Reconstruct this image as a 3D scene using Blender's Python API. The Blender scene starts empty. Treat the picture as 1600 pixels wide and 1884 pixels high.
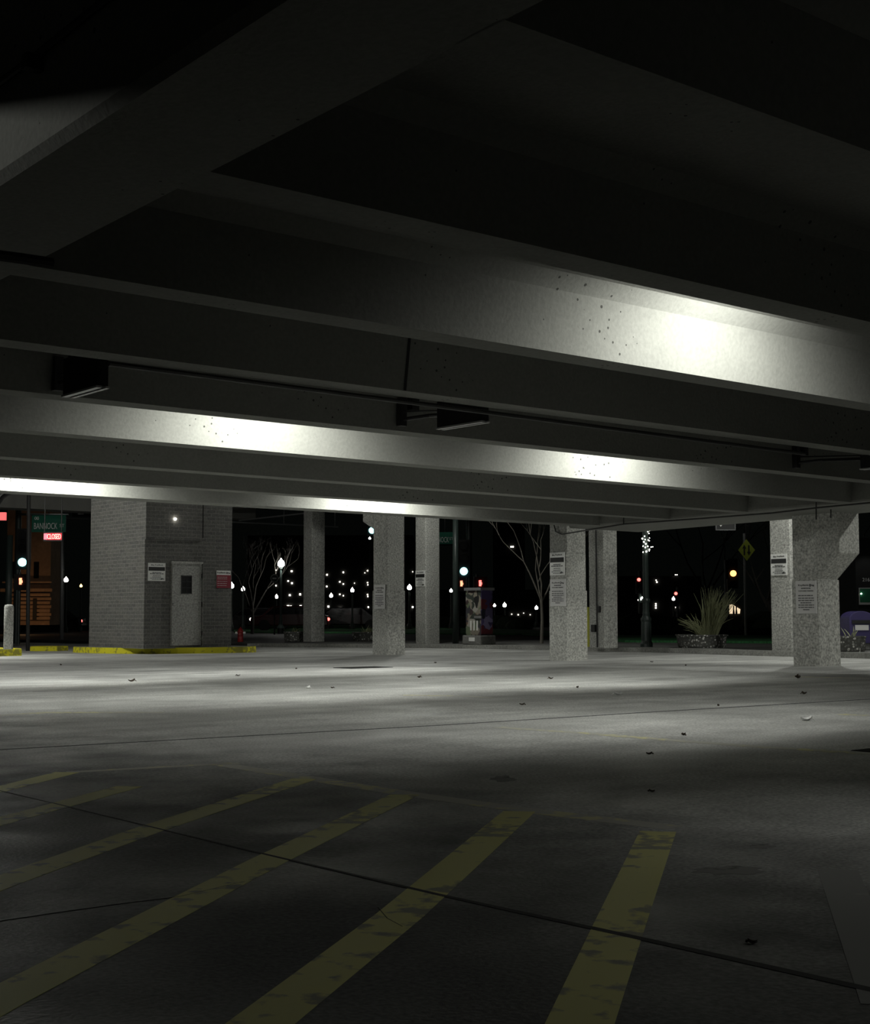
import bpy, bmesh, math, random
from mathutils import Vector, Matrix
random.seed(7)
C = bpy.context.scene.collection
SC = bpy.context.scene

# ------------------------------------------------------------------ camera
F, Y0, ROLL, ANG, CAMH = 2582.0, 1128.3, -0.0017, 0.8876, 0.65
PIT = math.atan((Y0 - 942) / F)
FH = Vector((math.cos(ANG), math.sin(ANG), 0)); RT = Vector((math.sin(ANG), -math.cos(ANG), 0)); ZZ = Vector((0, 0, 1))
FWD = FH * math.cos(PIT) + ZZ * math.sin(PIT); UPC = ZZ * math.cos(PIT) - FH * math.sin(PIT)
RC = RT * math.cos(ROLL) + UPC * math.sin(ROLL); UC = UPC * math.cos(ROLL) - RT * math.sin(ROLL)
EYE = Vector((0, 0, CAMH))
cd = bpy.data.cameras.new('camera'); cam = bpy.data.objects.new('camera', cd); C.objects.link(cam)
cd.sensor_fit = 'HORIZONTAL'; cd.sensor_width = 36; cd.lens = 36 * F / 1600; cd.clip_end = 2000; cd.clip_start = .05
M = Matrix((RC, UC, -FWD)).transposed().to_4x4(); M.translation = EYE; cam.matrix_world = M
SC.camera = cam
SC.view_settings.view_transform = 'Standard'; SC.view_settings.look = 'None'
SC.view_settings.exposure = 0.32; SC.view_settings.gamma = 1.0; SC.view_settings.use_curve_mapping = False

# ------------------------------------------------------------------ night sky
wd = bpy.data.worlds.new('world'); SC.world = wd; wd.use_nodes = True
bg = wd.node_tree.nodes['Background']; bg.inputs[0].default_value = (.8, 1, .85, 1); bg.inputs[1].default_value = .0011

# lamp positions of the garage: (x, y, watts)
LAMPS = [(6.6, 1, 150, .40, .225), (6.25, 4, 195, .42, .20), (10.4, 4, 195, .42, .20), (6.3, 7, 245, .38, .16), (10.6, 7, 245, .38, .16)]   # x, beam, watts, distance behind it, height above its underside
LAMPCOL = (.985, 1.0, .935)

def lamp_light(name, loc, watts, radius, parent=None, col=LAMPCOL):
    l = bpy.data.lights.new(name, 'POINT'); l.energy = watts; l.color = col; l.shadow_soft_size = radius
    o = bpy.data.objects.new(name, l); C.objects.link(o); o.location = loc
    if parent: o.parent = parent; o.location = Vector(loc) - parent.location
    return o

# ------------------------------------------------------------------ where things are
def fz(u, v): return .000614 * u - .00668 * v            # the floor falls a little towards the street
def cz(u, v): return 2.22 - .0029 * u - .0174 * v        # underside of the beams
def ray(px, py):
    return FWD * F + RC * (px - 800) + UC * (942 - py)
def at(px, py, Y):
    d = ray(px, py); return EYE + d * (Y / d.dot(FH))
def on_u(px, py, u): d = ray(px, py); return EYE + d * (u / d.x)
def on_v(px, py, v): d = ray(px, py); return EYE + d * (v / d.y)
def on_floor(px, py, dz=0.0):
    d = ray(px, py); return EYE + d * ((dz - CAMH) / (d.z - .000614 * d.x + .00668 * d.y))
def proj(p):
    d = Vector(p) - EYE; w = d.dot(FWD); return 800 + F * d.dot(RC) / w, 942 - F * d.dot(UC) / w
def along(p, dirv, px, lo=0.0, hi=6.0):
    s = proj(p + dirv * hi)[0] > proj(p)[0]
    for _ in range(50):
        m = (lo + hi) / 2
        if (proj(p + dirv * m)[0] < px) == s: lo = m
        else: hi = m
    return lo
U1 = Vector((1, 0, 0)); V1 = Vector((0, 1, 0))
CURB = .09

# ------------------------------------------------------------------ materials
def mat(name):
    m = bpy.data.materials.new(name); m.use_nodes = True
    return m, m.node_tree.nodes, m.node_tree.links, m.node_tree.nodes['Principled BSDF']
def plain(name, col, rough=.6, metal=0.0, spec=.5):
    m, n, l, b = mat(name); b.inputs['Base Color'].default_value = (*col, 1)
    b.inputs['Roughness'].default_value = rough; b.inputs['Metallic'].default_value = metal
    b.inputs['Specular IOR Level'].default_value = spec
    t = n.new('ShaderNodeTexCoord'); x = n.new('ShaderNodeTexNoise'); x.inputs['Scale'].default_value = 9
    l.new(t.outputs['Object'], x.inputs['Vector'])
    r = n.new('ShaderNodeMapRange'); r.inputs[3].default_value = max(.05, rough - .07); r.inputs[4].default_value = min(1, rough + .07)
    l.new(x.outputs['Fac'], r.inputs[0]); l.new(r.outputs[0], b.inputs['Roughness'])
    return m
def glow(name, col, s):
    m, n, l, b = mat(name); b.inputs['Base Color'].default_value = (*col, 1)
    b.inputs['Emission Color'].default_value = (*col, 1); b.inputs['Emission Strength'].default_value = s
    return m
def concrete(name, col, speck=.25, blotch=.2, rough=.85, grain=55.0, bs=1.3):
    m, n, l, b = mat(name)
    t = n.new('ShaderNodeTexCoord')
    n1 = n.new('ShaderNodeTexNoise'); n1.inputs['Scale'].default_value = bs; n1.inputs['Detail'].default_value = 6
    n2 = n.new('ShaderNodeTexNoise'); n2.inputs['Scale'].default_value = grain; n2.inputs['Detail'].default_value = 3
    for q in (n1, n2): l.new(t.outputs['Object'], q.inputs['Vector'])
    r1 = n.new('ShaderNodeMapRange'); r1.inputs[1].default_value = .25; r1.inputs[2].default_value = .75; r1.inputs[3].default_value = 1 - blotch; r1.inputs[4].default_value = 1 + blotch
    r2 = n.new('ShaderNodeMapRange'); r2.inputs[1].default_value = .25; r2.inputs[2].default_value = .75; r2.inputs[3].default_value = 1 - speck; r2.inputs[4].default_value = 1 + speck
    l.new(n1.outputs['Fac'], r1.inputs[0]); l.new(n2.outputs['Fac'], r2.inputs[0])
    mm = n.new('ShaderNodeMath'); mm.operation = 'MULTIPLY'; l.new(r1.outputs[0], mm.inputs[0]); l.new(r2.outputs[0], mm.inputs[1])
    vm = n.new('ShaderNodeVectorMath'); vm.operation = 'SCALE'; vm.inputs[0].default_value = col; l.new(mm.outputs[0], vm.inputs['Scale'])
    l.new(vm.outputs[0], b.inputs['Base Color']); b.inputs['Roughness'].default_value = rough
    b.inputs['Specular IOR Level'].default_value = .3
    bp = n.new('ShaderNodeBump'); bp.inputs['Strength'].default_value = .25; bp.inputs['Distance'].default_value = .01
    l.new(n2.outputs['Fac'], bp.inputs['Height']); l.new(bp.outputs[0], b.inputs['Normal'])
    return m
def beam_concrete():
    m = concrete('beam_concrete', (.19, .192, .175), .10, .10, .9, 40, .9)
    n, l = m.node_tree.nodes, m.node_tree.links; b = n['Principled BSDF']
    t = n.new('ShaderNodeTexCoord'); v = n.new('ShaderNodeTexVoronoi'); v.inputs['Scale'].default_value = 17
    l.new(t.outputs['Object'], v.inputs['Vector'])
    n3 = n.new('ShaderNodeTexNoise'); n3.inputs['Scale'].default_value = .9; l.new(t.outputs['Object'], n3.inputs['Vector'])
    th = n.new('ShaderNodeMapRange'); th.inputs[1].default_value = .5; th.inputs[2].default_value = .68; th.inputs[3].default_value = 0; th.inputs[4].default_value = .17
    l.new(n3.outputs['Fac'], th.inputs[0])
    lt = n.new('ShaderNodeMath'); lt.operation = 'LESS_THAN'; l.new(v.outputs['Distance'], lt.inputs[0]); l.new(th.outputs[0], lt.inputs[1])
    src = b.inputs['Base Color'].links[0].from_socket
    mx = n.new('ShaderNodeMix'); mx.data_type = 'RGBA'; mx.inputs[7].default_value = (.05, .05, .045, 1)   # bug holes
    l.new(lt.outputs[0], mx.inputs[0]); l.new(src, mx.inputs[6]); l.new(mx.outputs[2], b.inputs['Base Color'])
    return m
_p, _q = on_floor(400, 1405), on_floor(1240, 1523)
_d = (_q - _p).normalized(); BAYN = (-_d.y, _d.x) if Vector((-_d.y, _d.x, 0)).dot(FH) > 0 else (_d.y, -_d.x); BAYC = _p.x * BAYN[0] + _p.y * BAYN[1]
def floor_mat():
    m, n, l, b = mat('floor_concrete')
    t = n.new('ShaderNodeTexCoord')
    def noise(scale, det, sc=(1, 1, 1)):
        mp = n.new('ShaderNodeMapping'); mp.inputs['Scale'].default_value = sc; l.new(t.outputs['Object'], mp.inputs[0])
        x = n.new('ShaderNodeTexNoise'); x.inputs['Scale'].default_value = scale; x.inputs['Detail'].default_value = det
        l.new(mp.outputs[0], x.inputs['Vector']); return x.outputs['Fac']
    def rng(s, a, c, lo, hi):
        r = n.new('ShaderNodeMapRange'); r.inputs[1].default_value = a; r.inputs[2].default_value = c; r.inputs[3].default_value = lo; r.inputs[4].default_value = hi
        l.new(s, r.inputs[0]); return r.outputs[0]
    def mul(x, y):
        k = n.new('ShaderNodeMath'); k.operation = 'MULTIPLY'; l.new(x, k.inputs[0]); l.new(y, k.inputs[1]); return k.outputs[0]
    big = noise(.55, 7); mid = noise(2.6, 6); fine = noise(75, 3); streak = noise(1.0, 5, (.5, 2.6, 1)); spots = noise(1.5, 8)
    k = mul(mul(rng(big, .33, .68, .68, 1.22), rng(mid, .3, .7, .86, 1.12)), mul(rng(fine, .25, .75, .58, 1.42), rng(streak, .3, .7, .8, 1.15)))
    vm = n.new('ShaderNodeVectorMath'); vm.operation = 'SCALE'; vm.inputs[0].default_value = (.58, .58, .56)
    sp = n.new('ShaderNodeSeparateXYZ'); l.new(t.outputs['Object'], sp.inputs[0])
    def mth(op, a, c):
        q = n.new('ShaderNodeMath'); q.operation = op
        for i, z in enumerate((a, c)):
            if isinstance(z, (int, float)): q.inputs[i].default_value = z
            else: l.new(z, q.inputs[i])
        return q.outputs[0]
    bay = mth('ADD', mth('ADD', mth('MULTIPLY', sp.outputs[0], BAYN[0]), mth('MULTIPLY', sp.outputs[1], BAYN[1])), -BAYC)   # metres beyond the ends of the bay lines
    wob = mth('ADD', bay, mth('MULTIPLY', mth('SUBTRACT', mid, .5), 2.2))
    k = mul(k, rng(wob, -1.2, .5, .25, 1.0))      # foreground dimness painted into the floor colour, along with bay grime
    l.new(k, vm.inputs['Scale'])
    l.new(vm.outputs[0], b.inputs['Base Color'])
    l.new(rng(spots, .35, .68, .78, .46), b.inputs['Roughness'])
    b.inputs['Specular IOR Level'].default_value = .3
    bp = n.new('ShaderNodeBump'); bp.inputs['Strength'].default_value = .3; bp.inputs['Distance'].default_value = .006
    ad = n.new('ShaderNodeMath'); ad.operation = 'ADD'; l.new(fine, ad.inputs[0]); l.new(mid, ad.inputs[1])
    l.new(ad.outputs[0], bp.inputs['Height']); l.new(bp.outputs[0], b.inputs['Normal'])
    return m
def worn_paint(name, col, under, wear=.5):
    m, n, l, b = mat(name)
    t = n.new('ShaderNodeTexCoord')
    x = n.new('ShaderNodeTexNoise'); x.inputs['Scale'].default_value = 14; x.inputs['Detail'].default_value = 8; l.new(t.outputs['Object'], x.inputs['Vector'])
    y = n.new('ShaderNodeTexNoise'); y.inputs['Scale'].default_value = 1.4; y.inputs['Detail'].default_value = 4; l.new(t.outputs['Object'], y.inputs['Vector'])
    a = n.new('ShaderNodeMath'); a.operation = 'ADD'; l.new(x.outputs['Fac'], a.inputs[0]); l.new(y.outputs['Fac'], a.inputs[1])
    r = n.new('ShaderNodeMapRange'); r.inputs[1].default_value = .62 + wear * .5; r.inputs[2].default_value = .72 + wear * .5
    l.new(a.outputs[0], r.inputs[0])
    mx = n.new('ShaderNodeMix'); mx.data_type = 'RGBA'; mx.inputs[6].default_value = (*col, 1); mx.inputs[7].default_value = (*under, 1)
    l.new(r.outputs[0], mx.inputs[0]); l.new(mx.outputs[2], b.inputs['Base Color'])
    b.inputs['Roughness'].default_value = .6; b.inputs['Specular IOR Level'].default_value = .35
    return m
def brick_mat():
    m, n, l, b = mat('dark_brick')
    t = n.new('ShaderNodeTexCoord'); sp = n.new('ShaderNodeSeparateXYZ'); l.new(t.outputs['Object'], sp.inputs[0])
    ad = n.new('ShaderNodeMath'); ad.operation = 'ADD'; l.new(sp.outputs[0], ad.inputs[0]); l.new(sp.outputs[1], ad.inputs[1])
    cb = n.new('ShaderNodeCombineXYZ'); l.new(ad.outputs[0], cb.inputs[0]); l.new(sp.outputs[2], cb.inputs[1])
    br = n.new('ShaderNodeTexBrick'); br.inputs['Scale'].default_value = 1; br.inputs['Brick Width'].default_value = .21; br.inputs['Row Height'].default_value = .075
    br.inputs['Mortar Size'].default_value = .006; br.inputs[1].default_value = (.15, .145, .135, 1); br.inputs[2].default_value = (.11, .11, .105, 1); br.inputs[3].default_value = (.21, .205, .19, 1)
    l.new(cb.outputs[0], br.inputs['Vector']); 
    x = n.new('ShaderNodeTexNoise'); x.inputs['Scale'].default_value = 40; l.new(t.outputs['Object'], x.inputs['Vector'])
    r = n.new('ShaderNodeMapRange'); r.inputs[1].default_value = .25; r.inputs[2].default_value = .75; r.inputs[3].default_value = .7; r.inputs[4].default_value = 1.3; l.new(x.outputs['Fac'], r.inputs[0])
    vm = n.new('ShaderNodeVectorMath'); vm.operation = 'SCALE'; l.new(br.outputs['Color'], vm.inputs[0]); l.new(r.outputs[0], vm.inputs['Scale'])
    l.new(vm.outputs[0], b.inputs['Base Color']); b.inputs['Roughness'].default_value = .85
    return m
def pebble_mat():
    m, n, l, b = mat('pebble_aggregate')
    t = n.new('ShaderNodeTexCoord'); v = n.new('ShaderNodeTexVoronoi'); v.inputs['Scale'].default_value = 22; l.new(t.outputs['Object'], v.inputs['Vector'])
    cr = n.new('ShaderNodeValToRGB'); cr.color_ramp.elements[0].position = .0; cr.color_ramp.elements[0].color = (.1, .1, .095, 1)
    cr.color_ramp.elements[1].position = .85; cr.color_ramp.elements[1].color = (.75, .74, .7, 1); e = cr.color_ramp.elements.new(.5); e.color = (.2, .2, .19, 1)
    sx = n.new('ShaderNodeSeparateColor'); l.new(v.outputs['Color'], sx.inputs[0]); l.new(sx.outputs[0], cr.inputs[0])
    lt = n.new('ShaderNodeMath'); lt.operation = 'LESS_THAN'; lt.inputs[1].default_value = .42; l.new(v.outputs['Distance'], lt.inputs[0])
    mx = n.new('ShaderNodeMix'); mx.data_type = 'RGBA'; mx.inputs[6].default_value = (.09, .09, .08, 1); l.new(lt.outputs[0], mx.inputs[0]); l.new(cr.outputs[0], mx.inputs[7])
    l.new(mx.outputs[2], b.inputs['Base Color']); b.inputs['Roughness'].default_value = .6
    return m
def mural_mat(name, cols, scale):
    m, n, l, b = mat(name)
    t = n.new('ShaderNodeTexCoord'); x = n.new('ShaderNodeTexNoise'); x.inputs['Scale'].default_value = 3; l.new(t.outputs['Object'], x.inputs['Vector'])
    mx = n.new('ShaderNodeMix'); mx.data_type = 'VECTOR'; mx.inputs[0].default_value = .35; l.new(t.outputs['Object'], mx.inputs[4]); l.new(x.outputs['Color'], mx.inputs[5])
    v = n.new('ShaderNodeTexVoronoi'); v.inputs['Scale'].default_value = scale; l.new(mx.outputs[1], v.inputs['Vector'])
    s = n.new('ShaderNodeSeparateColor'); l.new(v.outputs['Color'], s.inputs[0])
    cr = n.new('ShaderNodeValToRGB'); cr.color_ramp.interpolation = 'CONSTANT'
    while len(cr.color_ramp.elements) < len(cols): cr.color_ramp.elements.new(.5)
    for i, c in enumerate(cols): cr.color_ramp.elements[i].position = i / len(cols); cr.color_ramp.elements[i].color = (*c, 1)
    l.new(s.outputs[0], cr.inputs[0]); l.new(cr.outputs[0], b.inputs['Base Color']); b.inputs['Roughness'].default_value = .5
    return m

MT = dict(
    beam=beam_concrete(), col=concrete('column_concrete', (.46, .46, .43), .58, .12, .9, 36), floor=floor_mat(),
    slab=concrete('slab_concrete', (.19, .19, .175), .12, .12), walk=concrete('sidewalk_concrete', (.2, .2, .19), .3, .25, .8, 30),
    kerb=concrete('curb_concrete', (.3, .3, .28), .35, .35, .8, 30), asphalt=concrete('asphalt', (.05, .05, .05), .3, .3, .7, 30),
    lawn=concrete('lawn_green', (.05, .19, .07), .5, .35, 1, 18), yellow=worn_paint('yellow_line_paint', (.82, .79, .29), (.36, .35, .23), .82),
    faint=worn_paint('faded_yellow_line_paint', (.74, .71, .42), (.55, .54, .48), .5), ghost=worn_paint('ghost_line_paint', (.36, .36, .35), (.27, .27, .26), .1),
    kyel=worn_paint('curb_yellow_paint', (.8, .74, .03), (.4, .37, .06), .84), crackdark=plain('crack_dirt', (.05, .05, .045), .9, 0, .1), joint=plain('joint_sealant', (.012, .012, .011), .8),
    black=plain('black_metal', (.012, .012, .012), .55), lamp_black=plain('satin_black_metal', (.006, .006, .006), .6, 0, .3), pipe=plain('dark_pipe', (.03, .03, .028), .5), grey=plain('galvanised_metal', (.4, .4, .4), .45, .6),
    white=plain('white_sign', (.9, .9, .87), .5), dull=plain('weathered_sign', (.7, .69, .68), .6), ink=plain('black_ink', (.02, .02, .02), .6), softink=plain('grey_ink', (.12, .12, .12), .6),
    red=plain('dark_red_sign', (.28, .03, .05), .35), brick=brick_mat(), door=concrete('door_paint', (.36, .36, .34), .45, .06, .6, 30), glass=plain('dark_glass', (.01, .01, .012), .1),
    green=plain('green_sign', (.01, .13, .08), .5), letter=plain('white_sign_lettering', (.85, .85, .83), .5), pebble=pebble_mat(), grass=plain('dry_grass', (.34, .36, .2), .8),
    bark=plain('bare_bark', (.22, .2, .17), .9), darkbark=plain('dark_bark', (.04, .035, .03), .9), hydrant=plain('hydrant_red', (.28, .02, .02), .45), post=plain('green_black_iron', (.035, .05, .045), .4), bulb=glow('warm_bulb', (1, .97, .85), 14),
    globe=glow('lamp_globe', (1, .99, .93), 30), dimglobe=glow('distant_lamp_globe', (1, .96, .88), 9), amber=glow('amber_light', (1, .5, .14), 6), cyan=glow('green_signal_lens', (.42, .95, .95), 2.2), redl=glow('red_signal_lens', (1, .12, .1), 3.5), off=plain('unlit_lens', (.02, .02, .02), .25),
    handl=glow('orange_signal_hand', (1, .3, .16), 2.2), led=glow('red_led', (1, .2, .25), 1.2), ledcore=glow('pale_red_led', (1, .5, .42), 1.5), redsign=glow('lit_red_sign', (1, .16, .16), .75), window=glow('lit_window', (1, .93, .8), 4.0), tent=glow('lit_opening', (1, .78, .5), .75),
    dark=plain('dark_building', (.02, .02, .02), .8), stone=concrete('building_stone', (.36, .25, .17), .15, .2, .9, 6), yellowsign=plain('fluorescent_yellow_sign', (.36, .42, .05), .5), ypipe=plain('yellow_pipe_guard', (.5, .5, .05), .5),
    purple=plain('purple_blue_paint', (.05, .04, .13), .4), hedge=concrete('hedge_leaves', (.03, .04, .025), .6, .5, 1, 9), lens=glow('lamp_lens', (1, .985, .93), 4), leaf=plain('dry_leaf', (.06, .045, .03), .8), paper=plain('white_paper', (.8, .8, .78), .7), carred=plain('dark_red_car_paint', (.12, .01, .012), .25), cargrey=plain('dark_grey_car_paint', (.012, .012, .013), .25), soil=plain('planter_soil', (.03, .025, .02), .95),
    mural=mural_mat('mural_front', [(.05, .06, .05), (.28, .25, .2), (.05, .05, .06), (.16, .2, .12), (.4, .38, .34), (.06, .04, .04), (.2, .12, .08), (.02, .02, .02)], 9),
    muralb=mural_mat('mural_side', [(.13, .1, .26), (.08, .06, .16), (.3, .26, .45), (.03, .03, .05), (.16, .03, .04), (.12, .1, .2)], 7),
)

# ------------------------------------------------------------------ mesh helpers
class MB:
    def __init__(s): s.v = []; s.f = []
    def add(s, vs, fs):
        k = len(s.v); s.v += [Vector(p) for p in vs]; s.f += [[i + k for i in f] for f in fs]; return s
    def box(s, lo, hi):
        x0, y0, z0 = lo; x1, y1, z1 = hi
        return s.add([(x0, y0, z0), (x1, y0, z0), (x1, y1, z0), (x0, y1, z0), (x0, y0, z1), (x1, y0, z1), (x1, y1, z1), (x0, y1, z1)],
                     [(3, 2, 1, 0), (4, 5, 6, 7), (0, 1, 5, 4), (1, 2, 6, 5), (2, 3, 7, 6), (3, 0, 4, 7)])
    def obox(s, c, ax, ay, az):                # centre and three half-axes
        c = Vector(c); ax = Vector(ax); ay = Vector(ay); az = Vector(az)
        if ax.cross(ay).dot(az) < 0: ax = -ax
        P = [c + a * ax + b * ay + d * az for d in (-1, 1) for (a, b) in ((-1, -1), (1, -1), (1, 1), (-1, 1))]
        return s.add(P, [(3, 2, 1, 0), (4, 5, 6, 7), (0, 1, 5, 4), (1, 2, 6, 5), (2, 3, 7, 6), (3, 0, 4, 7)])
    def prism(s, poly, off):                   # polygon extruded by a vector
        off = Vector(off); n = len(poly); P = [Vector(p) for p in poly]
        nrm = sum(((P[i] - P[0]).cross(P[(i + 1) % n] - P[0]) for i in range(n)), Vector())
        if nrm.dot(off) < 0: P = P[::-1]
        return s.add(P + [p + off for p in P], [list(range(n))[::-1], list(range(n, 2 * n))] + [(i, (i + 1) % n, n + (i + 1) % n, n + i) for i in range(n)])
    def loft(s, A, B):
        n = len(A); return s.add(list(A) + list(B), [list(range(n))[::-1], list(range(n, 2 * n))] + [(i, (i + 1) % n, n + (i + 1) % n, n + i) for i in range(n)])
    def tube(s, pts, r, n=8):
        pts = [Vector(p) for p in pts]; rs = r if isinstance(r, (list, tuple)) else [r] * len(pts); k0 = len(s.v); ref = None
        for i, p in enumerate(pts):
            d = (pts[min(i + 1, len(pts) - 1)] - pts[max(i - 1, 0)]).normalized()
            if ref is None or abs(ref.dot(d)) > .95: ref = Vector((0, 0, 1)) if abs(d.z) < .9 else Vector((1, 0, 0))
            a = d.cross(ref).normalized(); b = a.cross(d)
            for j in range(n):
                t = 2 * math.pi * j / n; s.v.append(p + (a * math.cos(t) + b * math.sin(t)) * rs[i])
        for i in range(len(pts) - 1):
            for j in range(n):
                s.f.append([k0 + i * n + j, k0 + (i + 1) * n + j, k0 + (i + 1) * n + (j + 1) % n, k0 + i * n + (j + 1) % n])
        m = len(pts) - 1
        s.f.append([k0 + j for j in range(n)]); s.f.append([k0 + m * n + j for j in range(n)][::-1]); return s
    def lathe(s, c, prof, n=20, ph=0.0):       # profile of (radius, height)
        c = Vector(c); k0 = len(s.v)
        for r, z in prof:
            for j in range(n):
                t = 2 * math.pi * j / n + ph; s.v.append(c + Vector((r * math.cos(t), r * math.sin(t), z)))
        for i in range(len(prof) - 1):
            for j in range(n):
                s.f.append([k0 + i * n + j, k0 + i * n + (j + 1) % n, k0 + (i + 1) * n + (j + 1) % n, k0 + (i + 1) * n + j])
        s.f.append([k0 + j for j in range(n)][::-1]); m = len(prof) - 1; s.f.append([k0 + m * n + j for j in range(n)]); return s
    def ball(s, c, r, n=12):
        return s.lathe(c, [(max(.001, r * math.sin(math.pi * i / 8)), -r * math.cos(math.pi * i / 8)) for i in range(9)], n)
    def disc(s, c, nrm, r, t, n=20):
        nrm = Vector(nrm).normalized(); return s.tube([Vector(c) - nrm * t / 2, Vector(c) + nrm * t / 2], r, n)
    def text(s, body, c, xd, yd, h=None, w=None, t=.004):
        vs, fs = text_geo(body); x0 = min(p[0] for p in vs); x1 = max(p[0] for p in vs); y0 = min(p[1] for p in vs); y1 = max(p[1] for p in vs)
        sy = (h / (y1 - y0)) if h else (w / (x1 - x0)); sx = (w / (x1 - x0)) if w else sy
        c = Vector(c); n = xd.cross(yd)
        return s.add([c + xd * ((p[0] - (x0 + x1) / 2) * sx) + yd * ((p[1] - (y0 + y1) / 2) * sy) + n * (p[2] / .05 * t / 2) for p in vs], fs)
_tc = {}
def text_geo(body):
    if body not in _tc:
        cu = bpy.data.curves.new('lettering', 'FONT'); cu.body = body; cu.extrude = .05; cu.resolution_u = 3
        o = bpy.data.objects.new('lettering', cu); C.objects.link(o); bpy.context.view_layer.update()
        me = bpy.data.meshes.new_from_object(o.evaluated_get(bpy.context.evaluated_depsgraph_get()))
        _tc[body] = ([tuple(v.co) for v in me.vertices], [list(p.vertices) for p in me.polygons])
        bpy.data.objects.remove(o); bpy.data.curves.remove(cu); bpy.data.meshes.remove(me)
    return _tc[body]

ORG = {}
def build(name, mb, m, parent=None, smooth=False, bevel=0.0, origin=None):
    if parent is not None: o0 = ORG[parent]
    elif origin is not None: o0 = Vector(origin)
    else:
        xs = [p.x for p in mb.v]; ys = [p.y for p in mb.v]; zs = [p.z for p in mb.v]
        o0 = Vector(((min(xs) + max(xs)) / 2, (min(ys) + max(ys)) / 2, min(zs)))
    me = bpy.data.meshes.new(name); me.from_pydata([p - o0 for p in mb.v], [], mb.f); me.validate(); me.update()
    me.materials.append(m if not isinstance(m, str) else MT[m])
    if smooth:
        for p in me.polygons: p.use_smooth = True
    o = bpy.data.objects.new(name, me); C.objects.link(o)
    if parent is not None: o.parent = parent
    else: o.location = o0
    ORG[o] = o0
    if bevel:
        b = o.modifiers.new('bevel', 'BEVEL'); b.width = bevel; b.segments = 2; b.limit_method = 'ANGLE'
    return o
def tag(o, label, cat, group=None):
    o['label'] = label; o['category'] = cat
    if group: o['group'] = group
    return o
def thing(name, label, cat, loc, group=None):
    o = bpy.data.objects.new(name, None); C.objects.link(o); o.location = loc; o.empty_display_size = .2; ORG[o] = Vector(loc); return tag(o, label, cat, group)
def struct(name, mb, m):
    o = build(name, mb, m); o['kind'] = 'structure'; return o

# ------------------------------------------------------------------ the setting: floor, ground, ceiling
curb_px = [(500, 1190.7), (746, 1192), (960, 1195), (1220, 1201), (1400, 1207), (1600, 1212)]
cp = [on_floor(*p) for p in curb_px]
cp = [cp[0] + (cp[0] - cp[1]) * .2] + cp + [cp[-1] + (cp[-1] - cp[-2]) * 4]
# floor slab polygon (left part runs on to the street)
fl = [(-25, -8), (cp[-1].x, -8)] + [(p.x, p.y) for p in cp[::-1]] + [(cp[0].x, 62), (-25, 62)]
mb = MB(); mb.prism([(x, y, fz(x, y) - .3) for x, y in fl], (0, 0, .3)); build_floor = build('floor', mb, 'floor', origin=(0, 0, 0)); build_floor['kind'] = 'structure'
mb = MB()                                     # street ground beyond the curb
gx = [(p.x + .001, p.y) for p in cp]
poly = [(cp[-1].x, -60)] + [(x + .15, y) for x, y in gx[::-1]] + [(cp[0].x + .15, 260), (260, 260), (260, -60)]
mb.prism([(x, y, fz(x, y) + CURB - .35) for x, y in poly], (0, 0, .345)); g = struct('street_ground', mb, 'asphalt')
mb = MB(); poly = [(-140, 62.01), (cp[0].x, 62.01), (cp[0].x, 260), (-140, 260)]
mb.prism([(x, y, fz(x, y) - .3) for x, y in poly], (0, 0, .3)); struct('street_ground', mb, 'asphalt')
mb = MB()                                     # curb stone
for a, b in zip(cp[:-1], cp[1:]):
    mb.loft([Vector((p.x, p.y, fz(p.x, p.y) - .1)) for p in (a, b)] + [Vector((p.x + .16, p.y, fz(p.x, p.y) - .1)) for p in (b, a)],
            [Vector((p.x + .012, p.y, fz(p.x, p.y) + CURB)) for p in (a, b)] + [Vector((p.x + .16, p.y, fz(p.x, p.y) + CURB)) for p in (b, a)])
tag(build('street_curb', mb, 'kerb'), 'long worn grey concrete curb along the far edge of the parking floor', 'curb')
mb = MB(); wpoly = [(p.x + .16, p.y) for p in cp] + [(p.x + 6.2, p.y) for p in cp[::-1]]
mb.prism([(x, y, fz(x, y) + CURB - .1) for x, y in wpoly], (0, 0, .1)); struct('sidewalk', mb, 'walk')

STEM = [(-.55, 1.12)] + [(0, 2.60), (1, 4.09), (2, 5.60), (3, 7.08), (4, 8.51), (5, 10.10), (6, 11.68), (7, 13.02), (8, 14.37)]
SW, SD, SF = .19, .42, .08                     # stem bottom width, depth, fillet
def ceil_prism(mb, prof, u0, u1):              # profile (v, height above beam underside)
    mb.loft([Vector((u0, v, cz(u0, v) + h)) for v, h in prof], [Vector((u1, v, cz(u1, v) + h)) for v, h in prof]); return mb
mb = MB(); sl = [(1.9, -9), (16.3, -9), (16.3, 14.75), (1.9, 14.75)]
mb.prism([(x, y, cz(x, y) + SD) for x, y in sl], (0, 0, .15)); struct('ceiling', mb, 'slab')
names = ['dark ceiling beam nearest the camera, just above the photo top', 'faint grey-green ceiling beam crossing the top right corner', 'dark ceiling beam just above the brightest lit beam',
         'brightly lit speckled concrete beam in the right middle of the ceiling', 'unlit concrete beam directly behind the speckled lit beam', 'dark concrete beam carrying the black boxes on arms',
         'long concrete beam lit white in two patches below the black boxes', 'thin dark beam just below the beam with two white patches', 'dark beam touching the top edge of the farthest lit beam', 'farthest and lowest concrete beam, lit white at left above the booth']
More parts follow.
